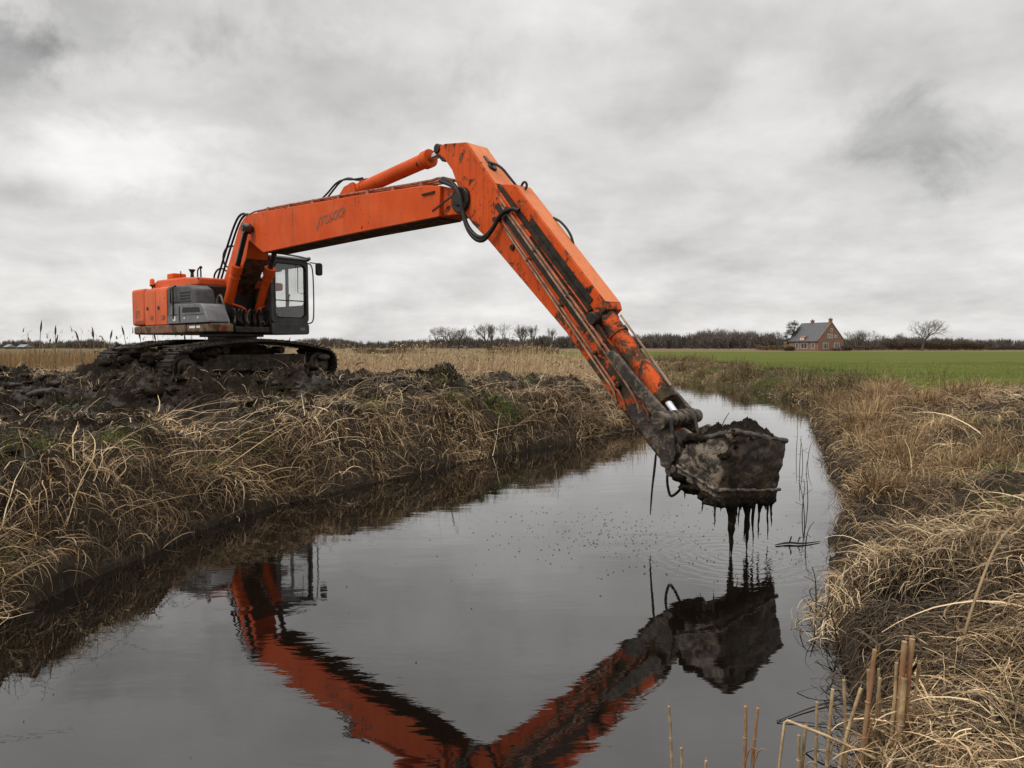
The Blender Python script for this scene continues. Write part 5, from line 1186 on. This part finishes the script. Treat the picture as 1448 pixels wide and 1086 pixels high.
M['deadstem'] = m_simple('wet_dead_stem', (.045, .032, .022), .7, .4, 9)
dead = [(3.28, 7.55, .32, .05, 'leaning thin dead stem with a bent tip, in open water by the floating twig'), (3.17, 6.55, .50, -.02, 'straight thin dead stem alone in open water left of the right bank'), (3.28, 6.5, .42, .12, 'dead stem leaning right next to the straight one in open water'), (3.75, 8.6, .55, -.06, 'dead stem tilted left off the bank above the floating twig'),
        (3.95, 9.2, .48, .04, 'bent dead stem standing just off the middle of the right bank'), (4.35, 9.9, .6, -.05, 'dead stem with a hooked tip near the right bank'), (5.35, 12.6, .62, .02, 'tall dead stem right of the bucket in the water'), (5.55, 12.9, .52, -.04, 'dead stem next to the tall one right of the bucket'), (5.75, 13.2, .45, .06, 'short crossed dead stem close to the bank right of the bucket'),
        (5.95, 14.2, .6, .03, 'dead stem farthest back in the water right of the bucket'), (2.62, 5.75, .40, -.02, 'dark dead stem rising from the muddy shelf below the hollow'), (2.55, 5.45, .30, .03, 'short dark dead stem at the tip of the muddy shelf'), (2.45, 5.0, .34, -.05, 'dark dead stem in the water in front of the muddy shelf')]
for (x, y, hh, ln, lab) in dead:
    b = MB(); jx = random.uniform(-.05, .05)
    b.tube([(x, y, -.25), (x + ln * .4, y, hh * .4), (x + ln, y, hh * .8), (x + ln * 1.4 + jx, y + .02, hh)], [.006, .006, .004, .003], 6, 1)
    t = random.uniform(.4, .7); b.tube([(x + ln * t, y, hh * t), (x + ln * t + random.choice((-1, 1)) * random.uniform(.06, .16), y + .03, hh * t + random.uniform(-.06, .08))], .003, 5)
    tag(b.build('dead_stem', M['deadstem'], None, 0, 60, origin=(x, y, 0)), lab, 'stem', 'dead stems in the water by the right bank')
b = MB()
b.tube([(3.02, 7.72, .01), (3.2, 7.79, .02), (3.34, 7.75, .015), (3.6, 7.86, .01)], [.004, .013, .010, .004], 7, 1); b.tube([(3.2, 7.76, .02), (3.22, 7.75, .10)], .008, 6); b.tube([(3.3, 7.77, .02), (3.34, 7.8, .08)], .007, 6)
tag(b.build('floating_twig', M['deadstem'], None, 0, 60, origin=(3.3, 7.75, 0)), 'dark floating twig right of the mud drips', 'twig')
b = MB(); b.tube([(1.62, 4.05, .006), (1.9, 4.2, .012), (2.2, 4.32, .02), (2.5, 4.38, .03)], [.003, .005, .006], 6, 1); b.tube([(1.62, 4.05, .01), (1.95, 4.0, .01), (2.3, 3.86, .02)], .003, 6, 1); tag(b.build('sunken_branch', M['deadstem'], None, 0, 60, origin=(1.62, 4.05, 0)), 'thin forked branch floating out from the lower right bank', 'branch')
# flecks of peat drifting on the water
fl = Tuft(); pv = []; pq = []; pc = []
def fleck(x, y, s):
    k = len(pv); a = random.uniform(0, 3.1); ca, sa = math.cos(a) * s, math.sin(a) * s
    q_ = s * random.uniform(.25, .6) / s
    for (u_, v_, z) in ((-1, 0, .002), (0, -q_, .006), (1, 0, .003), (0, q_, .009)): pv.append((x + u_ * ca - v_ * sa, y + u_ * sa + v_ * ca, z))
    pq.append((k, k + 1, k + 2, k + 3)); c = random.uniform(.6, 1.5); pc.extend([(.022 * c, .016 * c, .011 * c)] * 4)
for _ in range(430):
    t = random.gauss(0, 1); fleck(1.15 + random.gauss(0, .75), 8.15 + random.gauss(0, .62) - .25 * t, random.uniform(.006, .018))
for _ in range(70): fleck(random.uniform(-3.5, 3), random.uniform(3.6, 14), random.uniform(.005, .014))
for _ in range(130): fleck(3.0 + random.gauss(0, .35), 7.4 + random.gauss(0, 1.3), random.uniform(.006, .014))
ob = mesh_np('floating_flecks', pv, pq, M['straw'], np.array(pc)); tag(ob, 'dark flecks of peat drifting on the water in front of the bucket', 'debris', None, 'stuff')

# pale sheet of standing water among the reeds
b = MB(); b.prism([(.9 * math.cos(t) * (1 + .2 * math.sin(3 * t)), 1.6 * math.sin(t) * (1 + .15 * math.cos(2 * t))) for t in np.linspace(0, 2 * math.pi, 24, endpoint=False)], 0, .02, 'z')

# ------------------------------------------------------------------ bare trees
def tree_mesh(seed, H, spread, levels=6, upright=.35, trunkh=.22, cols=((.055, .045, .038), (.085, .068, .055)), fan=(2, 4)):
    rd = random.Random(seed); TV = []; TQ = []; CV = []; CQ = []
    def limb(V, Q, p, q, r0, r1):
        d = (q - p).normalized(); a = d.orthogonal().normalized(); b_ = d.cross(a); k = len(V); m_ = 5 if r0 > .06 else 3
        for c, r in ((p, r0), (q, r1)):
            for j in range(m_):
                t = 2 * math.pi * j / m_; V.append(c + a * math.cos(t) * r + b_ * math.sin(t) * r)
        for j in range(m_): Q.append((k + j, k + (j + 1) % m_, k + m_ + (j + 1) % m_, k + m_ + j))
    def grow(p, d, ln, r, lev):
        V, Q = (TV, TQ) if lev <= 1 else (CV, CQ)
        q = p
        for s_ in range(2):
            d = (d + Vector((rd.gauss(0, .10), rd.gauss(0, .10), rd.gauss(.02, .05)))).normalized()
            e = q + d * ln * .5; limb(V, Q, q, e, r * (1 - .15 * s_), r * (.85 - .15 * s_)); q = e
        if lev >= levels: return
        n = rd.randint(*fan) + (1 if lev == 0 else 0)
        for i in range(n):
            ax = d.orthogonal(); ax.rotate(Matrix.Rotation(2 * math.pi * (i + rd.random() * .7) / n, 3, d))
            nd = (d + ax.normalized() * rd.uniform(.35, .95) * spread + Vector((0, 0, upright * .4))).normalized()
            st = q if i < 2 else p + (q - p) * rd.uniform(.5, .95)
            grow(st, nd, ln * rd.uniform(.62, .84), r * rd.uniform(.48, .64), lev + 1)
    grow(Vector((0, 0, -.3)), Vector((0, 0, 1)), H * trunkh + .3, H * .028, 0)
    zz = max(v.z for v in CV); s_ = H / zz
    for V in (TV, CV):
        for v in V: v *= s_
    return TV, TQ, CV, CQ
M['bark'] = m_simple('winter_bark', (.09, .075, .063), .9, .3, 2); M['twigbark'] = m_simple('winter_twigs', (.13, .105, .088), .95, .3, .5)
VAR = []
for sd, H, sp, up, th in ((3, 10, .95, .3, .22), (5, 10, .8, .5, .2), (8, 10, .55, .8, .18), (12, 10, 1.1, .25, .2)):
    TV, TQ, CV, CQ = tree_mesh(sd, H, sp, 6, up, th)
    def mk(nm, V, Q, mat):
        me = bpy.data.meshes.new(nm); me.from_pydata([tuple(v) for v in V], [], Q); me.materials.append(mat); return me
    VAR.append((mk('trunk', TV, TQ, M['bark']), mk('crown', CV, CQ, M['twigbark'])))
def far_z(x, y): return float(height(np.array([[float(x)]]), np.array([[float(y)]]), False)[0, 0])
def place_tree(px, D, hgt, var, lab, grp=None, wid=1.0, name='bare_tree'):
    x = (px - 724) / 965.33 * D; z = far_z(x, D)
    rt = empty(name, (x, D, z), lab, 'tree', grp); s_ = hgt * 1.12 / 10.
    for nm, me in zip(('trunk', 'crown'), VAR[var]):
        o = bpy.data.objects.new(nm, me); COL.objects.link(o); o.parent = rt
    rt.scale = (s_ * wid, s_ * wid, s_); rt.rotation_euler = (0, 0, random.uniform(0, 6.28))
G = 'bare trees on the horizon left of the arm'
for a in ((616, 235, 7.4, 0, 'round bare tree standing alone, leftmost in the row on the horizon'), (637, 236, 7.6, 3, 'bare tree, left one of the close-set trio on the horizon'), (648, 238, 7.2, 1, 'bare tree, middle one of the close-set trio on the horizon'), (660, 236, 7.5, 0, 'bare tree, right one of the close-set trio on the horizon'),
          (690, 240, 9.0, 1, 'taller bare tree, left one of the pair past the trio'), (699, 244, 8.6, 2, 'narrow bare tree between the two taller ones past the trio'), (711, 240, 9.0, 0, 'taller bare tree with a wide crown, right one of the pair past the trio'),
          (734, 250, 8.8, 2, 'slim upright bare tree, left of three slim ones near the arm'), (745, 256, 8.0, 1, 'slim thin-crowned bare tree, middle of three slim ones near the arm'), (755, 250, 8.6, 2, 'slim upright bare tree, right of three slim ones near the arm'), (777, 270, 8.0, 2, 'slim bare tree nearest the arm, by itself')):
    place_tree(a[0], a[1], a[2], a[3], a[4], G, .85 if a[3] == 2 else 1.05)
place_tree(1303, 215, 9.0, 3, 'single bare tree with a spreading crown right of the brick house', None, .95)
G2 = 'bare trees along the wood on the right'
for i, (px, D, hh, vr, lab) in enumerate(((1000, 300, 8.6, 1, 'bare tree with a rounded top, first above the wood left of the house'), (1016, 305, 9.0, 0, 'bare tree with a broad top, second above the wood left of the house'), (1030, 300, 8.4, 3, 'bare tree, third above the wood left of the house'), (1046, 300, 8.0, 1, 'bare tree, fourth above the wood left of the house'), (1060, 306, 7.6, 0, 'bare tree, fifth above the wood left of the house'),
        (1097, 240, 6.4, 1, 'low brownish bare tree just left of the dark conifer'), (1200, 236, 6.2, 0, 'bare tree close behind the right end of the house'), (1216, 240, 6.0, 1, 'bare tree, second to the right of the house'), (1226, 238, 6.6, 3, 'bushy bare tree, third to the right of the house'), (1240, 240, 5.4, 1, 'bare tree, fourth to the right of the house'), (1275, 260, 6.0, 2, 'dense bare tree left of the single spreading tree'), (902, 330, 6.6, 3, 'bare tree over the wood next to the bucket cylinder'), (930, 340, 7.0, 0, 'bare tree over the wood between arm and house'))):
    place_tree(px, D, hh, vr, lab, G2, 1.1)

# conifer beside the house
M['needles'] = m_simple('dark_needles', (.018, .024, .014), .8, .5, 2)
x = (1119 - 724) / 965.33 * 222; z = far_z(x, 222)
rt = empty('pine_tree', (x, 222, z), 'dark evergreen pine with a ragged crown at the left end of the brick house', 'tree'); ROOTS[rt.name] = Vector((x, 222, z))
b = MB(); b.tube([(x, 222, z - .2), (x + .1, 222, z + 4), (x + 1.0, 222, z + 8.5)], [.35, .25, .1], 8); b.build('trunk', M['bark'], rt, 0)
nv = []; nq = []
for _ in range(130):
    t = random.random(); cz = 2.6 + 6.6 * t; rad = 2.3 * (1 - .45 * abs(t - .55) * 1.6); a = random.uniform(0, 6.28); rr_ = rad * random.random() ** .5
    cx, cy, cz = rr_ * math.cos(a) + .9 * t - .5, rr_ * math.sin(a), cz + random.gauss(0, .2)
    for _k in range(34):
        p = Vector((cx, cy, cz)) + Vector((random.gauss(0, .34), random.gauss(0, .34), random.gauss(0, .17))); e1 = Vector((random.gauss(0, 1), random.gauss(0, 1), random.gauss(0, .6))).normalized() * .17; e2 = e1.orthogonal().normalized() * .06
        k = len(nv); nv += [p - e1, p + e2, p + e1, p - e2]; nq.append((k, k + 1, k + 2, k + 3))
me = bpy.data.meshes.new('crown'); me.from_pydata([tuple(v) for v in nv], [], nq); me.materials.append(M['needles']); o = bpy.data.objects.new('crown', me); COL.objects.link(o); o.parent = rt

# ------------------------------------------------------------------ far wood: one mass of leafless growth
def far_wood():
    n = 2600; px = rng.uniform(-160, 1620, n); D = rng.uniform(330, 520, n)
    hpx = 6.5 + 10 * np.clip(fbm(px * .02, px * 0, 5, 5, .65) * .9 + .5, 0, 1.2) + 8 * sst(860, 960, px) * sst(1130, 1060, px) + 3 * sst(560, 800, px) - 2 * sst(300, 100, px) - 2 * sst(1180, 1400, px)
    X = (px - 724) / 965.33 * D; hgt = hpx / 965.33 * D * rng.uniform(.55, 1.15, n) + 1.2
    V = []; Q = []; C = []; k = 0
    pal = np.array([(.075, .064, .057), (.095, .080, .068), (.085, .075, .070), (.11, .088, .070)])
    for i in range(n):
        m_ = 80; a = rng.uniform(0, 6.28, m_); el = rng.uniform(.0, 1.5, m_); bz = hgt[i] * rng.uniform(.0, .5, m_); L_ = (hgt[i] - bz) * (.62 + .38 * np.cos(el)) * rng.uniform(.6, 1.15, m_)
        px_ = rng.normal(0, hgt[i] * .10, m_); py_ = rng.normal(0, hgt[i] * .1, m_)
        p0 = np.stack([X[i] + px_, D[i] + py_, bz + .2], -1); d = np.stack([np.sin(el) * np.cos(a), np.sin(el) * np.sin(a), np.cos(el)], -1)
        p1 = p0 + d * L_[:, None] * .8; w_ = hgt[i] * .011
        sd = np.stack([np.cos(a + 1.57), np.sin(a + 1.57) * .3, np.zeros(m_)], -1); sd /= np.linalg.norm(sd, axis=1)[:, None]
        vv = np.stack([p0 - sd * w_, p0 + sd * w_, p1 + sd * w_ * .6, p1 - sd * w_ * .6], 1).reshape(-1, 3)
        V.append(vv); Q.append(np.arange(m_ * 4).reshape(-1, 4) + k); k += m_ * 4; C.append(np.tile(pal[i % 4] * rng.uniform(.8, 1.2), (m_ * 4, 1)))
    o = mesh_np('far_wood', np.vstack(V), np.vstack(Q), M['twigs'], np.vstack(C)); tag(o, 'dark leafless wood running along the whole horizon', 'wood', None, 'stuff')
    # undergrowth below the trees, a rough-topped strip with depth
    m_ = 700; pxs = np.linspace(-220, 1680, m_); V = []; Q = []
    prof = ((430, 0), (432, .8), (455, 1.0), (480, .9), (500, 0))
    for j, (D_, f) in enumerate(prof):
        hh = (3.3 + 2.2 * fbm(pxs * .05 + j * 9, pxs * 0, 4, 8)) * f
        V.append(np.stack([(pxs - 724) / 965.33 * D_, np.full(m_, D_), hh - .2], -1))
    V = np.vstack(V)
    for j in range(len(prof) - 1):
        a = np.arange(m_ - 1) + j * m_; Q.append(np.stack([a, a + 1, a + 1 + m_, a + m_], -1))
    o = mesh_np('undergrowth', V, np.vstack(Q), m_simple('far_undergrowth', (.07, .06, .053), .95, .4, .2), smooth=False); tag(o, 'dense dark undergrowth beneath the far wood', 'bushes', None, 'stuff')
far_wood()
# hedges near the house
def hedge(px0, px1, D, h0, col, lab, name='hedge', dense=1.0):
    x0 = (px0 - 724) / 965.33 * D; x1 = (px1 - 724) / 965.33 * D; Lh = x1 - x0; n = int(Lh * 420 * dense); z = far_z((x0 + x1) / 2, D)
    x = rng.uniform(x0, x1, n); y = rng.normal(D, .9, n); top = h0 * (.75 + .35 * fbm(x * .35, x * 0, 3, int(px0)))
    zz = z + top * rng.uniform(0, 1, n) ** .7; a = rng.uniform(0, 6.28, n); e = rng.uniform(.1, .32, n)
    d = np.stack([np.cos(a) * .6, np.sin(a) * .6, rng.uniform(.3, 1, n)], -1) * e[:, None]; s_ = np.stack([-np.sin(a), np.cos(a), np.zeros(n)], -1) * .05
    p = np.stack([x, y, zz], -1); V = np.stack([p - s_, p + s_, p + d + s_, p + d - s_], 1).reshape(-1, 3)
    C = np.repeat(np.array(col)[None] * rng.uniform(.6, 1.4, (n, 1)), 4, 0)
    o = mesh_np(name, V, np.arange(n * 4).reshape(-1, 4), M['twigs'], C); tag(o, lab, 'hedge')
hedge(1252, 1392, 226, 3.0, (.075, .05, .032), 'long clipped brown hedge at the foot of the single bare tree', dense=1.6)
hedge(1394, 1480, 240, 1.6, (.07, .055, .042), 'low grey-brown hedge at the right edge of the picture')
hedge(1068, 1112, 228, 2.0, (.15, .105, .06), 'pale straw-brown hedge left of the brick house')
hedge(1190, 1250, 226, 2.2, (.09, .065, .045), 'mixed brown hedge between the house and the long hedge')
hedge(1110, 1122, 208, 1.6, (.06, .055, .03), 'dark green-brown bush in front of the left end of the brick house', 'bush', 2.0)
hedge(1191, 1203, 207, 1.9, (.10, .075, .05), 'brown bush at the right corner of the brick house', 'bush', 2.0)
hedge(500, 604, 120, 1.1, (.14, .10, .055), 'low brown hedge behind the pale reeds left of the round tree')
hedge(690, 790, 110, 1.4, (.15, .10, .055), 'low russet scrub behind the reeds below the slim trees')

# ------------------------------------------------------------------ brick house
def m_brick():
    m, nt, b = nmat('old_red_brick'); o = ocoord(nt)
    f = noise(nt, o, 1.2, 5, .65); g = noise(nt, o, 9, 3)
    c = mix(nt, maprange(nt, f, .35, .65), (.20, .08, .042), (.14, .062, .038)); c = mix(nt, maprange(nt, g, .5, .75, 0, .5), c, (.28, .15, .095))
    br = N(nt, 'ShaderNodeTexBrick'); L(nt, o, br.inputs['Vector']); br.inputs['Scale'].default_value = 4; L(nt, c, br.inputs['Color1']); L(nt, c, br.inputs['Color2']); br.inputs['Mortar'].default_value = (.32, .25, .2, 1)
    L(nt, br.outputs['Color'], b.inputs['Base Color']); b.inputs['Roughness'].default_value = .85; return m
M['brick'] = m_brick(); M['slate'] = m_simple('grey_roof_tile', (.085, .085, .09), .7, .25, 1.5); M['ochre'] = m_simple('ochre_timber', (.22, .13, .06), .8, .4, 2)
M['winframe'] = m_simple('white_window_frame', (.62, .6, .56), .6, .1, 3); M['pane'] = m_simple('dark_window_pane', (.05, .055, .06), .08, .2, 3)
hD = 217.; hx = (1153 - 724) / 965.33 * hD; hz = far_z(hx, hD)
house = empty('brick_house', (hx, hD, hz), 'red brick house with a steep grey tiled roof across the green field', 'house'); ROOTS[house.name] = Vector((hx, hD, hz))
ang = R(-70); ca, sa = math.cos(ang), math.sin(ang)
# local: a along the ridge (gable at +a faces right and towards us), b across (eaves side -b faces us)
def THs(a, b_, z): return (hx + a * ca - b_ * sa, hD + a * sa + b_ * ca, hz + z)
LA, LB, EV, RG = 6.2, 5.0, 3.3, 8.7
b = MB(THs); b.box((-LA, -LB, -.3), (LA - .01, LB, EV)); b.prism([(-LB, EV), (LB, EV), (0, RG - .15)], -LA, LA - .01, 's'); hw = b.build('wall', M['brick'], house, 0, 0)
b = MB(THs)
for sgn in (-1, 1):
    p = [(sgn * (LB + .45), EV - .45), (sgn * (LB + .45), EV - .22), (0, RG + .2), (0, RG - .05)]; b.prism(p, -LA - .2, LA - .12, 's')
rf = b.build('roof', M['slate'], house, 0, 0)
b = MB(THs)
for sgn in (-1, 1): b.prism([(sgn * (LB + .5), EV - .42), (sgn * (LB + .5), EV - .1), (0, RG + .32), (0, RG + .02)], LA - .12, LA + .08, 's')
b.build('gable_coping', M['ochre'], house, 0, 0)
for (a, bb_, zz_) in ((LA - .45, 0, RG + 1.25), (-1.6, .0, RG + 1.0)):
    b = MB(THs); b.box((a - .45, -.4, RG - .6), (a + .35, .4, zz_)); b.box((a - .52, -.47, zz_ - .25), (a + .42, .47, zz_ - .08)); b.cone((a - .05, 0, zz_), (a - .05, 0, zz_ + .35), .16, .13, 8); b.build('chimney', M['brick'], rf, 0, 0)
def win(a0, a1, z0, z1, gable, bars=2):
    b = MB(THs); e = .1
    if gable:
        b.ring([(a0, z0), (a1, z0), (a1, z1), (a0, z1)], [(a0 + e, z0 + e), (a1 - e, z0 + e), (a1 - e, z1 - e), (a0 + e, z1 - e)], LA - .02, LA + .07, 's')
        for k in range(1, bars): t = a0 + (a1 - a0) * k / bars; b.box((LA, t - .04, z0 + e), (LA + .05, t + .04, z1 - e))
        f = b.build('window', M['winframe'], house, 0, 0); c = MB(THs); c.box((LA - .01, a0 + e, z0 + e), (LA + .02, a1 - e, z1 - e)); c.build('pane', M['pane'], f, 0, 0)
    else:
        b.ring([(a0, z0), (a1, z0), (a1, z1), (a0, z1)], [(a0 + e, z0 + e), (a1 - e, z0 + e), (a1 - e, z1 - e), (a0 + e, z1 - e)], -LB - .07, -LB + .02, 'l')
        for k in range(1, bars): t = a0 + (a1 - a0) * k / bars; b.box((t - .04, -LB - .05, z0 + e), (t + .04, -LB, z1 - e))
        f = b.build('window', M['winframe'], house, 0, 0); c = MB(THs); c.box((a0 + e, -LB - .02, z0 + e), (a1 - e, -LB + .01, z1 - e)); c.build('pane', M['pane'], f, 0, 0)
for a0, a1 in ((-3.3, -1.9), (-1.0, 1.6), (3.3, 4.6)): win(a0, a1, .7, 2.5, False, 2)
for b0, b1, z0, z1, k in ((-3.2, -1.2, .6, 2.5, 3), (1.2, 3.2, .6, 2.5, 3), (-1.5, -.6, 3.9, 5.3, 2), (-.35, .55, 3.9, 5.3, 2), (1.3, 2.2, 4.0, 4.9, 2), (-.35, .35, 6.0, 6.9, 1)): win(b0, b1, z0, z1, True, k)
b = MB(THs); b.box((-5.4, -LB - .06, -.1), (-4.4, -LB, 2.2)); b.build('door', M['ochre'], house, 0, 0)
# half-hipped rear end and dormer
b = MB(THs); b.prism([(-LB - .3, EV - .3), (-LB - .3, EV + 1.1), (-LB + 1.9, EV + 1.6), (-LB + .8, EV - .1)], -1.6, .9, 's'); dm = b.build('dormer', M['brick'], house, 0, 0)
b = MB(THs); b.box((-1.2, -LB - .34, EV + .05), (-.5, -LB - .29, EV + .85)); b.box((-.2, -LB - .34, EV + .05), (.5, -LB - .29, EV + .85)); b.build('dormer_window', M['winframe'], dm, 0, 0)
b = MB(THs); b.box((-LA - 3.2, -LB + .8, -.3), (-LA - .01, LB - 1.2, 2.5)); b.prism([(-LB + .5, 2.4), (LB - .9, 2.4), (-.2, 4.7)], -LA - 3.3, -LA + .3, 's'); b.build('side_wing', M['ochre'], house, 0, 0)
b = MB(THs); b.box((LA + .2, .3, .9), (LA + 2.0, 3.6, 1.1)); b.box((LA + .25, .35, -.1), (LA + .4, .5, .9)); b.box((LA + 1.8, .35, -.1), (LA + 1.95, .5, .9)); b.box((LA + 1.8, 3.4, -.1), (LA + 1.95, 3.55, .9)); b.build('garden_canopy', M['ochre'], house, 0, 0)

# two farm sheds far off on the left
M['pale_roof'] = m_simple('pale_shed_roof', (.22, .23, .245), .6, .2, 1)
for (px, w_, lab) in ((15, 1.6, 'low farm shed with a pale roof, left one at the left horizon'), (36, 3.0, 'low farm shed with a pale roof, right one at the left horizon')):
    D = 310.; x = (px - 724) / 965.33 * D; z = far_z(x, D); rt = empty('farm_shed', (x, D, z), lab, 'shed', 'farm sheds on the left horizon'); ROOTS[rt.name] = Vector((x, D, z))
    b = MB(lambda a, c, e: (x + a, D + c, z + e)); b.box((-w_ / 2, -2.5, -.2), (w_ / 2, 2.5, 1.0)); b.build('wall', M['slate'], rt, 0, 0)
    b = MB(lambda a, c, e: (x + a, D + c, z + e)); b.prism([(-2.9, .9), (-2.9, 1.05), (0, 2.1), (2.9, 1.05), (2.9, .9)], -w_ / 2 - .2, w_ / 2 + .2, 's'); b.build('roof', M['pale_roof'], rt, 0, 0)

# ------------------------------------------------------------------ sky, sun, camera
SUN_EL, SUN_AZ = 48, -115     # azimuth measured from straight ahead, negative to the left
W = bpy.data.worlds.new('World'); S.world = W; W.use_nodes = True; nt = W.node_tree; nt.nodes.clear()
out = N(nt, 'ShaderNodeOutputWorld')
sky = N(nt, 'ShaderNodeTexSky', sky_type='NISHITA'); sky.sun_disc = False; sky.sun_elevation = R(SUN_EL); sky.sun_rotation = R(SUN_AZ); sky.dust_density = 3
bg1 = N(nt, 'ShaderNodeBackground'); L(nt, sky.outputs[0], bg1.inputs[0]); bg1.inputs[1].default_value = .08
g = N(nt, 'ShaderNodeTexCoord').outputs['Generated']
nz = N(nt, 'ShaderNodeVectorMath', operation='NORMALIZE'); L(nt, g, nz.inputs[0]); sx = N(nt, 'ShaderNodeSeparateXYZ'); L(nt, nz.outputs[0], sx.inputs[0])
zc = math_(nt, 'MAXIMUM', sx.outputs[2], 0.0)
# flat cloud deck seen in perspective
den = math_(nt, 'ADD', zc, .26)
cb = N(nt, 'ShaderNodeCombineXYZ'); L(nt, math_(nt, 'DIVIDE', sx.outputs[0], den), cb.inputs[0]); L(nt, math_(nt, 'DIVIDE', sx.outputs[1], den), cb.inputs[1])
n1 = noise(nt, cb.outputs[0], 1.0, 7, .55, .15); n2 = noise(nt, cb.outputs[0], 2.9, 7, .6, .15)
n3 = noise(nt, nz.outputs[0], 4.6, 7, .6, .2)
cl = math_(nt, 'ADD', math_(nt, 'MULTIPLY', n1, .40), math_(nt, 'ADD', math_(nt, 'MULTIPLY', n2, .30), math_(nt, 'MULTIPLY', n3, .30)))
sh = N(nt, 'ShaderNodeVectorMath', operation='ADD'); L(nt, cb.outputs[0], sh.inputs[0]); sh.inputs[1].default_value = (-.10, -.16, 0)
n4 = noise(nt, sh.outputs[0], 1.9, 7, .58, .1); n5 = noise(nt, cb.outputs[0], 1.9, 7, .58, .1)
emb = math_(nt, 'MULTIPLY', math_(nt, 'SUBTRACT', n5, n4), .5)
lum = math_(nt, 'ADD', maprange(nt, cl, .38, .62, .66, .84), emb)
# individual darker and lighter cloud masses, by direction
warp = noise(nt, nz.outputs[0], 6.0, 7, .62, .5)
yc = math_(nt, 'MAXIMUM', sx.outputs[1], .05); hxn = math_(nt, 'DIVIDE', sx.outputs[0], yc); hzn = math_(nt, 'DIVIDE', sx.outputs[2], yc)
front = maprange(nt, sx.outputs[1], .1, .3)
for (px, py, rx, ry, amt) in ((10, 95, 80, 75, -.26), (150, 45, 150, 70, -.08), (260, 35, 210, 70, -.12), (480, 130, 230, 70, -.10), (1305, 200, 120, 58, -.27), (40, 270, 70, 26, -.12), (1120, 60, 260, 90, -.06), (860, 110, 260, 70, -.05),
                              (150, 225, 210, 60, .20), (700, 20, 90, 40, .05), (240, 430, 420, 70, .07), (640, 400, 420, 80, .03), (1000, 330, 330, 70, -.02), (1200, 380, 380, 80, -.05), (560, 30, 200, 50, -.06)):
    u0 = (px - 724) / 965.33; v0 = (488 - py) / 965.33
    a = math_(nt, 'DIVIDE', math_(nt, 'SUBTRACT', hxn, u0), rx / 965.33); c = math_(nt, 'DIVIDE', math_(nt, 'SUBTRACT', hzn, v0), ry / 965.33)
    dd = math_(nt, 'SQRT', math_(nt, 'ADD', math_(nt, 'MULTIPLY', a, a), math_(nt, 'MULTIPLY', c, c)))
    dd = math_(nt, 'ADD', dd, math_(nt, 'MULTIPLY', math_(nt, 'SUBTRACT', warp, .5), 3.4))
    n_ = N(nt, 'ShaderNodeMapRange'); n_.interpolation_type = 'SMOOTHSTEP'; L(nt, dd, n_.inputs[0])
    for i, q in zip((1, 2, 3, 4), (.15, 1.25, amt, 0)): n_.inputs[i].default_value = q
    lum = math_(nt, 'ADD', lum, math_(nt, 'MULTIPLY', n_.outputs[0], front))
lum = math_(nt, 'ADD', lum, maprange(nt, zc, 0, .18, .05, 0))
lum = math_(nt, 'MAXIMUM', lum, .2)
# an overcast dome is far brighter overhead than at the horizon
lum = math_(nt, 'MULTIPLY', lum, math_(nt, 'MULTIPLY', maprange(nt, zc, .46, .60, 1.0, 1.45), maprange(nt, zc, .62, .97, 1.0, 2.1)))
colr = N(nt, 'ShaderNodeCombineColor'); L(nt, lum, colr.inputs[0]); L(nt, math_(nt, 'MULTIPLY', lum, .985), colr.inputs[1]); L(nt, math_(nt, 'MULTIPLY', lum, .965), colr.inputs[2])
bg2 = N(nt, 'ShaderNodeBackground'); L(nt, colr.outputs[0], bg2.inputs[0]); bg2.inputs[1].default_value = 1.0
mx = N(nt, 'ShaderNodeMixShader'); mx.inputs[0].default_value = .94; L(nt, bg1.outputs[0], mx.inputs[1]); L(nt, bg2.outputs[0], mx.inputs[2]); L(nt, mx.outputs[0], out.inputs[0])

sun = bpy.data.lights.new('sun', 'SUN'); sun.energy = 1.5; sun.angle = R(16); sun.color = (1, .96, .9)
so = bpy.data.objects.new('sun', sun); COL.objects.link(so)
dv = Vector((math.sin(R(SUN_AZ)) * math.cos(R(SUN_EL)), math.cos(R(SUN_AZ)) * math.cos(R(SUN_EL)), math.sin(R(SUN_EL))))
so.rotation_euler = dv.to_track_quat('Z', 'Y').to_euler()

cam = bpy.data.cameras.new('camera'); cam.sensor_width = 36; cam.lens = 24; cam.clip_end = 12000; cam.clip_start = .05
co = bpy.data.objects.new('camera', cam); COL.objects.link(co); co.location = (0, 0, H_CAM); co.rotation_euler = (R(90 - 3.2609), 0, 0); S.camera = co
S.view_settings.view_transform = 'Standard'; S.view_settings.look = 'None'; S.view_settings.exposure = 0; S.view_settings.gamma = 1
S.render.engine = 'CYCLES'; S.cycles.use_denoising = True
try: S.cycles.denoiser = 'OPENIMAGEDENOISE'; S.cycles.denoising_input_passes = 'RGB_ALBEDO_NORMAL'
except Exception: pass
S.cycles.max_bounces = 8; S.cycles.transparent_max_bounces = 16; S.cycles.caustics_reflective = False; S.cycles.caustics_refractive = False
